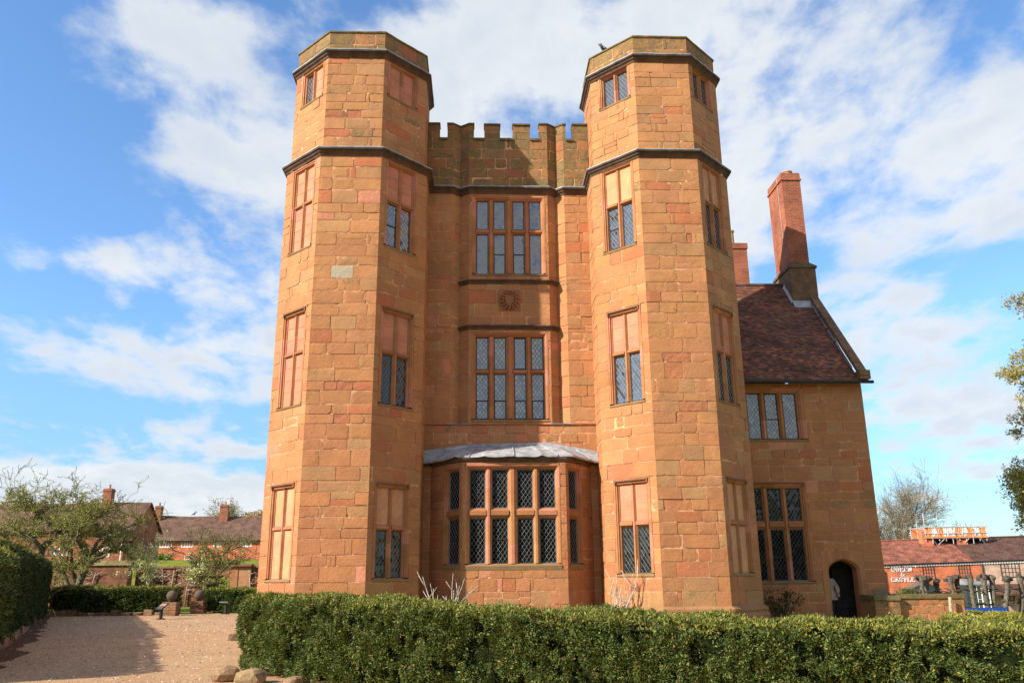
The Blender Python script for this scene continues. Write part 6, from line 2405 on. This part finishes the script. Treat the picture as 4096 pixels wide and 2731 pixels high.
def scaffold():
    Y = 62.6
    k = (Y + 25) / 84.0
    X = lambda x: -1.04 + (x + 1.04) * k
    Z = lambda z: 1.6 + (z - 1.6) * k
    t = thing('scaffold', 'scaffold platform with orange and white netting around the pub chimneys', 'scaffold', (X(46), Y, Z(4.8)))
    x0, x1 = X(43.75), X(50.0)
    z0, z1 = Z(4.98), Z(6.08)
    dep = 2.6
    rq = random.Random(8)
    tops = [7.5, 6.35, 7.2, 6.3, 7.2, 6.5, 6.55, 6.2, 6.4, 6.6]
    for i in range(10):
        x = x0 + (x1 - x0) * i / 9
        for y, front in ((Y - .4, True), (Y + dep, False)):
            p = MB()
            zt_ = Z(tops[i] if front else 6.2 + rq.random() * .5)
            p.tube([(x, y, z0 - (.55 if front and i % 3 == 1 else .25)), (x + .04, y, zt_)], .045, 6)
            p.build('pole', 'steel', t)
    for z in (z0 + .04, z0 + .5, z1):
        for y in (Y - .45, Y + dep + .05):
            p = MB()
            p.tube([(x0 - .2, y, z), (x1 + .2, y, z + .06)], .042, 6)
            p.build('rail', 'steel', t)
    for x in (x0, x1):
        p = MB()
        p.tube([(x, Y - .6, z1), (x, Y + dep + .2, z1)], .042, 6)
        p.build('rail', 'steel', t)
    d = MB()
    d.box((x0 - .1, Y - .4, z0 - .08), (x1 + .1, Y + dep, z0))
    d.build('deck', 'wood_dark', t)
    tb = MB()
    tb.box((x0 - .1, Y - .5, z0 + .06), (x1 + .1, Y - .46, z0 + .22))
    tb.build('toe_board', 'orange_net', t)
    n_ = 10
    for i in range(n_):
        a, b = x0 + (x1 - x0) * i / n_, x0 + (x1 - x0) * (i + 1) / n_ - .03
        m_ = 'white_sheet' if i in (1, 3, 4, 6, 8) else 'orange_net'
        s_ = MB()
        g = [[s_.vert((a + (b - a) * q / 4, Y - .42 + .05 * math.sin(q * 2.1 + r * 1.3 + i), z0 + .24 + (z1 - z0 - .26) * r / 4)) for q in range(5)] for r in range(5)]
        for r in range(4):
            for q in range(4):
                s_.face((g[r][q], g[r][q + 1], g[r + 1][q + 1], g[r + 1][q]))
        s_.build('netting', m_, t)
        s_ = MB()
        s_.poly([(a, Y + dep - .02, z0 + .2), (b, Y + dep - .02, z0 + .2), (b, Y + dep - .02, z1), (a, Y + dep - .02, z1)])
        s_.build('netting', 'orange_net', t)
    for i in range(4):
        p = MB()
        a = x0 + (x1 - x0) * (i * 2 + 1) / 9
        b = x0 + (x1 - x0) * (i * 2 + 2) / 9
        p.tube([(a, Y - .5, z0 + .08), ((a + b) / 2, Y - .5, z0 + .6), (b, Y - .5, z0 + .08)], .028, 5)
        p.build('brace', 'steel', t)
    for i in range(5):
        x = x0 + (x1 - x0) * (i + .5) / 5
        p = MB()
        p.tube([(x, Y - .5, z0 - .02), (x + .7 * (-1) ** i, Y - .1, z0 - .75)], .04, 5)
        p.build('brace', 'steel', t)


scaffold()


# ------------------------------------------------------------------ garden wall with arch
def garden_wall():
    rng = random.Random(6)
    t = thing('garden_wall', 'high rough stone garden wall with vines, stepping down before the arch', 'garden wall', (-20, 30, 0))
    mb = MB()
    mb.box((-40, 28.9, -.1), (-22.75, 29.6, 2.55), None, 0)
    mb.box((-22.70, 30.0, -.1), (-18.4, 30.6, 2.36), None, 0)
    mb.box((-16.35, 30.0, -.1), (-6, 30.6, 2.36), None, 0)
    mb.build('wall', 'brick_stone', t)
    cb = MB()
    for k in range(22):
        x = -40 + k * .79
        cb.poly([(x, 28.8, 2.52), (x + .78, 28.8, 2.52), (x + .78, 29.25, 2.80 + rng.gauss(0, .015)), (x, 29.25, 2.80)], (*jitc((0.22, 0.17, 0.05), rng, .15), .8))
        cb.poly([(x, 29.7, 2.52), (x, 29.25, 2.80), (x + .78, 29.25, 2.80), (x + .78, 29.7, 2.52)], (*jitc((0.22, 0.17, 0.05), rng, .15), .8))
    for k in range(21):
        x = -22.7 + k * .8
        if x < -6.5:
            cb.box((x, 29.92, 2.34), (x + .78, 30.65, 2.45 + rng.gauss(0, .02)), (*jitc((0.22, 0.12, 0.065), rng, .15), .4), jit=.02, rng=rng)
    cb.build('coping', 'string', t)
    # espalier vines trained flat on the stones
    for k in range(10):
        vb = MB()
        vb.smooth = True
        x = (-31.4 + k * 2.1 + rng.gauss(0, .3)) if k < 4 else (-21.6 + (k - 4) * .72 if k < 8 else -15.5 + (k - 8) * .8)
        yv = 28.8 if k < 4 else 29.9
        top_ = 2.1 if k < 4 else 2.25
        vb.tube([(x, yv, 0), (x + rng.gauss(0, .1), yv, 1.1), (x + rng.gauss(0, .15), yv, top_)], [.05, .04, .03], 5)
        for b in range(12 if k >= 4 else 6):
            z = rng.uniform(.5, top_) if k >= 4 else rng.uniform(1.3, 2.1)
            q = Vector((x, yv, z))
            sg = rng.choice((-1, 1))
            pts = [q.copy()]
            for s_ in range(rng.randint(3, 6)):
                q = q + Vector((sg * rng.uniform(.05, .17), rng.gauss(0, .03), rng.gauss(.02, .08)))
                q.y = min(q.y, yv)
                pts.append(q.copy())
            vb.tube(pts, [rng.uniform(.014, .03) for _ in pts], 4)
        vb.build('trained_vine', 'vine_stem', t)
    a = MB()
    # arch surround as dressed stones
    cx, hw, zs_ = -17.35, .62, 1.35
    n_ = 12
    inn = [(cx - hw, 0)] + [(cx - hw * math.cos(math.pi * k / n_), zs_ + .55 * math.sin(math.pi * k / n_)) for k in range(n_ + 1)] + [(cx + hw, 0)]
    out = [(cx - 1.05, 0)] + [(cx - 1.05 + 2.1 * k / n_, 2.42) for k in range(n_ + 1)] + [(cx + 1.05, 0)]
    for k in range(len(inn) - 1):
        c_ = (*jitc((0.36, 0.15, 0.07), rng, .07), .1)
        a.poly([(out[k][0], 29.85, out[k][1]), (inn[k][0], 29.85, inn[k][1]), (inn[k + 1][0], 29.85, inn[k + 1][1]), (out[k + 1][0], 29.85, out[k + 1][1])], c_)
        a.poly([(inn[k][0], 29.85, inn[k][1]), (inn[k][0], 31.6, inn[k][1]), (inn[k + 1][0], 31.6, inn[k + 1][1]), (inn[k + 1][0], 29.85, inn[k + 1][1])], (*jitc((0.20, 0.10, 0.06), rng, .1), .1))
    a.box((cx - 1.2, 29.7, 2.42), (cx + 1.9, 30.4, 2.56), (0.23, 0.11, 0.06, .3))
    a.box((cx + 1.06, 29.88, 0), (cx + 1.85, 30.3, 2.40), (0.42, 0.20, 0.10, .1))
    a.box((cx - 1.05, 31.6, 2.0), (cx + 1.05, 31.7, 2.42), (0.23, 0.11, 0.06, .3))
    a.build('archway', 'dressed', t)
    g = MB()
    for k in range(8):
        x = cx - .58 + k * .166
        g.tube([(x, 31.5, 0), (x, 31.5, 1.45)], .018, 5)
    g.box((cx - .6, 31.48, .25), (cx + .6, 31.52, .29))
    g.box((cx - .6, 31.48, 1.15), (cx + .6, 31.52, 1.19))
    g.build('iron_gate', 'iron', t)


garden_wall()


# ------------------------------------------------------------------ cottages on the bank
def cottage(name, label, x0, x1, y, zg, ze, zr, depth, wallm, roofm, wins, chims, door=None, sag=.12):
    t = thing(name, label, 'cottage', ((x0 + x1) / 2, y, zg), None)
    mb = MB()
    yr = y + depth / 2
    mb.poly([(x0, y, zg - 1.5), (x1, y, zg - 1.5), (x1, y, ze), (x0, y, ze)])
    mb.poly([(x1, y, zg - 1.5), (x1, y + depth, zg - 1.5), (x1, y + depth, ze), (x1, yr, zr), (x1, y, ze)])
    mb.poly([(x0, y + depth, zg - 1.5), (x0, y, zg - 1.5), (x0, y, ze), (x0, yr, zr), (x0, y + depth, ze)])
    mb.build('wall', wallm, t)
    rb = MB()
    n_, m_ = 14, 6
    for sgn in (0, 1):
        g = []
        for i in range(n_ + 1):
            f = i / n_
            x = x0 - .25 + (x1 - x0 + .5) * f
            zz1 = zr + .05 - sag * math.sin(math.pi * f) + .04 * math.sin(f * 17)
            ye = y - .4 if sgn == 0 else y + depth + .4
            g.append([rb.vert((x, ye + (yr - ye) * j / m_, ze - .1 + (zz1 - ze + .1) * j / m_)) for j in range(m_ + 1)])
        for i in range(n_):
            for j in range(m_):
                q = (g[i][j], g[i + 1][j], g[i + 1][j + 1], g[i][j + 1])
                rb.face(q if sgn == 0 else q[::-1])
    roof = rb.build('roof', roofm, t)
    eb = MB()
    eb.box((x0 - .25, y - .36, ze - .22), (x1 + .25, y - .26, ze - .1))
    eb.build('gutter', 'iron', roof)
    for (cx, zb_, zt_, w_, pots) in chims:
        c = MB()
        c.box((cx - w_ / 2, yr - 1.0, zb_), (cx + w_ / 2, yr - .1, zt_))
        c.box((cx - w_ / 2 - .06, yr - 1.06, zt_ - .3), (cx + w_ / 2 + .06, yr - .04, zt_ - .15))
        ch = c.build('chimney', 'brick', t)
        for k in range(pots):
            p = MB()
            p.lathe((cx + (k - (pots - 1) / 2) * .45, yr - .55, zt_), [(.15, 0), (.13, .4), (.16, .45), (.12, .45)], 10)
            p.build('chimney_pot', 'pot', ch)
    for (a, b, c_, d, nx, nz, fr) in wins:
        far_window(t, a, b, c_, d, y, nx, nz, fr, 'glass', bar=.09, sur=.12)
    if door:
        far_window(t, *door, y, 2, 3, 'white', 'glass', name='door', bar=.1)
    return t


cottage('cottage', 'stone and brick cottage with steep roof behind the largest apple tree', -62, -37.3, 65, 3.3, 6.75, 9.85, 7.5, 'brick_house', 'roof_brown',
        [(-44.95, -43.75, 4.28, 4.98, 3, 1, 'white'), (-40.8, -39.5, 4.1, 4.88, 4, 2, 'white'), (-48.5, -47.5, 6.0, 6.55, 3, 1, 'white'), (-46.1, -45.2, 4.25, 4.75, 2, 1, 'black_paint'), (-44.6, -43.6, 5.95, 6.5, 3, 1, 'white'), (-40.6, -39.7, 5.95, 6.5, 3, 1, 'white')],
        [(-41.6, 8.6, 11.3, .9, 1)])
cottage('cottage', 'long red brick cottage with brown tiled roof and white windows on the bank', -44.8, -27.0, 85, 3.2, 6.55, 9.9, 8.0, 'brick_far', 'roof_brown',
        [(-43.5, -42.55, 5.76, 6.38, 2, 1, 'white'), (-41.65, -40.35, 5.72, 6.42, 4, 2, 'white'), (-38.95, -37.65, 5.74, 6.36, 4, 2, 'white'), (-34.9, -34.1, 5.76, 6.3, 3, 1, 'white'), (-43.6, -42.7, 3.9, 4.45, 3, 2, 'white'), (-31.5, -30.3, 5.74, 6.36, 4, 2, 'white')],
        [(-43.6, 8.6, 11.1, .75, 1), (-34.95, 8.2, 11.2, 1.05, 1)], door=(-38.4, -37.4, 3.2, 4.6), sag=.2)
# television aerials stand on the chimney
for x, lab in ((-34.35, 'thin television aerial right of the cottage chimney'), (-35.6, 'thin television aerial on the left of the cottage chimney')):
    t = thing('television_aerial', lab, 'aerial', (x, 88.2, 11), 'television aerials on the cottage chimney')
    mb = MB()
    mb.tube([(x, 88.2, 10.2), (x, 88.2, 12.3)], .05, 5)
    mb.build('mast', 'steel', t)
    mb = MB()
    mb.tube([(x - .6, 88.2, 12.0), (x + .4, 88.2, 12.12)], .03, 4)
    for k in range(6):
        mb.tube([(x - .55 + k * .18, 87.9, 12.0 + k * .02), (x - .55 + k * .18, 88.5, 12.0 + k * .02)], .018, 4)
    mb.build('antenna', 'steel', t)
dp = MB()
dp.tube([(-38.2, 64.85, 3.2), (-38.2, 64.85, 6.6)], .07, 6)
tag(dp.build('downpipe', 'white'), 'white downpipe on the stone cottage wall', 'pipe')


# ------------------------------------------------------------------ birds and the person in the doorway
def skin_body(name, chains, mats, parent=None, sub=2, root=0):
    """chains: list of lists of (x, y, z, r); first points that coincide are merged"""
    vs_, es, rs = [], [], []

    def idx(p):
        for i, q in enumerate(vs_):
            if (Vector(q) - Vector(p[:3])).length < 1e-4:
                return i
        vs_.append(tuple(p[:3]))
        rs.append(p[3])
        return len(vs_) - 1
    for chn in chains:
        last = None
        for p in chn:
            i = idx(p)
            if last is not None and last != i:
                es.append((last, i))
            last = i
    me = bpy.data.meshes.new(name)
    me.from_pydata(vs_, es, [])
    o = bpy.data.objects.new(name, me)
    COL.objects.link(o)
    md = o.modifiers.new('skin', 'SKIN')
    md.use_smooth_shade = True
    for i, v in enumerate(me.skin_vertices[0].data):
        r = rs[i]
        v.radius = r if hasattr(r, '__len__') else (r, r)
        v.use_root = i == root
    s_ = o.modifiers.new('sub', 'SUBSURF')
    s_.levels = s_.render_levels = sub
    dg = bpy.context.evaluated_depsgraph_get()
    m2 = bpy.data.meshes.new_from_object(o.evaluated_get(dg))
    o.modifiers.clear()
    o.data = m2
    m2.materials.clear()
    m2.materials.append(M[mats])
    for p in m2.polygons:
        p.use_smooth = True
    if parent:
        o.parent = parent
        o.matrix_parent_inverse = parent.matrix_world.inverted()
    return o


def bird(loc, s, label, m1, m2, rz):
    t = thing('bird', label, 'bird', loc, None)
    ca, sa = math.cos(rz), math.sin(rz)

    def T(x, z, r, y=0):
        return (loc[0] + (ca * x - sa * y) * s, loc[1] + (sa * x + ca * y) * s, loc[2] + z * s, r * s)
    skin_body('body', [[T(.02, .14, .062), T(-.045, .11, .058), T(-.12, .06, .03), T(-.22, .0, .02)], [T(.02, .14, .062), T(.06, .19, .046), T(.085, .245, .038), T(.105, .255, .033)]], m1, t)
    mb = MB()
    rock_mesh(mb, T(.098, .245, 0)[:3], .046 * s, random.Random(1), (0.02, 0.02, 0.025, 0), .95)
    mb.build('head', m2, t)
    mb = MB()
    mb.tube([T(.13, .255, 0)[:3], T(.165, .25, 0)[:3], T(.19, .238, 0)[:3]], [.014 * s, .01 * s, .002], 6)
    mb.build('beak', 'iron', t)
    for y in (-.025, .025):
        mb = MB()
        mb.tube([T(.0, .085, 0, y)[:3], T(.01, .0, 0, y)[:3], T(.045, -.0, 0, y)[:3]], [.012 * s, .008 * s, .006 * s], 5)
        mb.build('leg', 'iron', t)
    for y in (-.055, .055):
        mb = MB()
        mb.smooth = True
        mb.tube([T(.03, .155, 0, y)[:3], T(-.05, .115, 0, y * 1.05)[:3], T(-.19, .03, 0, y * .5)[:3]], [.03 * s, .034 * s, .006 * s], 6)
        mb.build('wing', m2, t)


# jackdaw stands on the coping of the left-hand slope of the right tower
v = octa(SEP, A_LOW + .176, A_UP + .0)
pj = Vector((*v[7], 0)).lerp(Vector((*v[0], 0)), .30)
bird((pj.x + .08, pj.y + .10, 20.235), 1.2, 'black jackdaw with grey nape perched on the right tower parapet', 'bird', 'bird_grey', R(200))
bird((-39.1, 89.0, 9.92), 1.9, 'small grey bird sitting on the far cottage ridge', 'bird_grey', 'bird_grey', R(0))


def person():
    x, y = 11.30, 5.15
    t = thing('person', 'person in a beige jacket half hidden by the left side of the wing doorway', 'person', (x, y, 0))
    S = lambda px_, py__, pz, r: (x + px_, y + py__, pz, r)
    hip, waist, chest, neck = S(0, 0, .93, (.16, .12)), S(.01, 0, 1.10, (.15, .11)), S(.02, 0, 1.33, (.18, .12)), S(-.02, 0, 1.50, (.062, .062))
    body = [[hip, waist, chest, neck, S(-.05, -.03, 1.60, (.075, .085)), S(-.06, -.04, 1.69, (.078, .095)), S(-.06, -.035, 1.76, (.05, .06))]]
    for sx in (-1, 1):
        body.append([hip, S(.09 * sx, 0, .84, .10), S(.11 * sx, -.02, .48, .065), S(.12 * sx, .02, .10, .042), S(.12 * sx, -.12, .05, .035)])
    # right arm hangs outward, elbow bent, hand forward at hip height
    arm = [chest, S(.19, 0, 1.38, .07), S(.36, .06, 1.13, .052), S(.30, -.12, .98, .038), S(.28, -.16, .96, .034)]
    arm2 = [chest, S(-.18, 0, 1.40, .07), S(-.28, .0, 1.14, .05), S(-.26, -.12, .94, .036), S(-.26, -.15, .91, .033)]
    b = skin_body('body', body + [arm, arm2], 'skin', t)
    # hands: palm and five fingers each
    for bx, by, bz in ((.27, -.18, .95), (-.26, -.16, .90)):
        ch = [[S(bx, by, bz, .026), S(bx, by - .05, bz - .03, .034)]]
        for k, (ox, l_) in enumerate(((-.027, .055), (-.009, .065), (.009, .062), (.027, .048))):
            ch.append([S(bx, by - .05, bz - .03, .034), S(bx + ox, by - .085, bz - .055, .0095), S(bx + ox, by - .095, bz - .055 - l_ * .5, .0085), S(bx + ox, by - .085, bz - .055 - l_, .0075)])
        ch.append([S(bx, by, bz, .026), S(bx - .04, by - .03, bz - .02, .011), S(bx - .05, by - .06, bz - .045, .009)])
        skin_body('hand', ch, 'skin', t, sub=1)
    # jacket over torso and sleeves, hem at the hips
    jk = [[S(.05, 0, .72, (.32, .20)), S(.05, 0, .74, (.32, .20)), S(.03, 0, .95, (.26, .175)), S(.01, 0, 1.10, (.185, .14)), S(.02, 0, 1.33, (.205, .145)), S(-.01, 0, 1.46, (.10, .09)), S(-.015, 0, 1.50, (.078, .078))],
          [S(.02, 0, 1.33, (.205, .145)), S(.20, 0, 1.37, .11), S(.365, .06, 1.13, .095), S(.31, -.10, .995, .072), S(.305, -.11, .99, .07)],
          [S(.02, 0, 1.33, (.205, .145)), S(-.19, 0, 1.40, .09), S(-.29, 0, 1.14, .07), S(-.262, -.11, .955, .052)]]
    skin_body('jacket', jk, 'jacket', t)
    tr_ = [[S(0, 0, .95, (.175, .135)), S(0, 0, .88, (.175, .13))]]
    for sx in (-1, 1):
        tr_.append([S(0, 0, .88, (.175, .13)), S(.09 * sx, 0, .80, .112), S(.11 * sx, -.02, .48, .082), S(.12 * sx, .02, .12, .065)])
    skin_body('trousers', tr_, 'trouser', t)
    hm = MB()
    hm.smooth = True
    rock_mesh(hm, (x - .06, y + .0, 1.735), .108, random.Random(2), (0.05, 0.03, 0.02, 0), 1.0)
    hm.build('hair', 'hair', t)
    fm = MB()
    for sx in (-1, 1):
        rock_mesh(fm, (x - .06 + .03 * sx, y - .125, 1.665), .011, random.Random(3), (0.02, 0.02, 0.02, 0), 1)
    fm.tube([(x - .06, y - .125, 1.66), (x - .06, y - .15, 1.63), (x - .06, y - .13, 1.622)], [.008, .013, .01], 6)
    fm.tube([(x - .085, y - .118, 1.592), (x - .06, y - .126, 1.59), (x - .035, y - .118, 1.592)], .006, 5)
    fm.build('face', 'skin', b)


person()


# ------------------------------------------------------------------ far-off woods closing the horizon
def woods():
    rng = random.Random(404)
    mb = MB()
    mb.smooth = True
    for row in range(3):
        k = 0
        while k < 360:
            a_ = R(k + rng.uniform(-1, 1))
            x, y = math.sin(a_), math.cos(a_)
            back = y < -.35
            rad_ = (105 if back else 235) + row * 12 + rng.uniform(-6, 6)
            h_ = rng.uniform(11, 17) if back else rng.uniform(4.2, 6.2)
            px, py = x * rad_, y * rad_
            g_ = ground_z(px, py)
            if px > 60 and not back:
                h_ *= .8
            c_ = (*jitc(rng.choice(((0.06, 0.075, 0.025), (0.09, 0.085, 0.035), (0.10, 0.075, 0.04))), rng, .2), 0)
            bm = bmesh.new()
            bmesh.ops.create_icosphere(bm, subdivisions=2, radius=1)
            b0 = len(mb.v)
            sd = Vector((rng.uniform(-40, 40), rng.uniform(-40, 40), 0))
            w_ = h_ * rng.uniform(.55, .95)
            for v in bm.verts:
                n_ = 1 + .28 * mnoise.noise(v.co * 1.8 + sd) + .16 * mnoise.noise(v.co * 5 + sd)
                mb.vert((px + v.co.x * w_ * n_, py + v.co.y * w_ * n_, g_ + h_ * .42 + v.co.z * h_ * .58 * n_), c_)
            for f in bm.faces:
                mb.face([b0 + v.index for v in f.verts])
            bm.free()
            k += 4.0 if back else 1.6
    o = mb.build('woods', 'attr')
    tag(o, 'far-off wood closing the horizon all round', 'wood', kind='stuff')


woods()
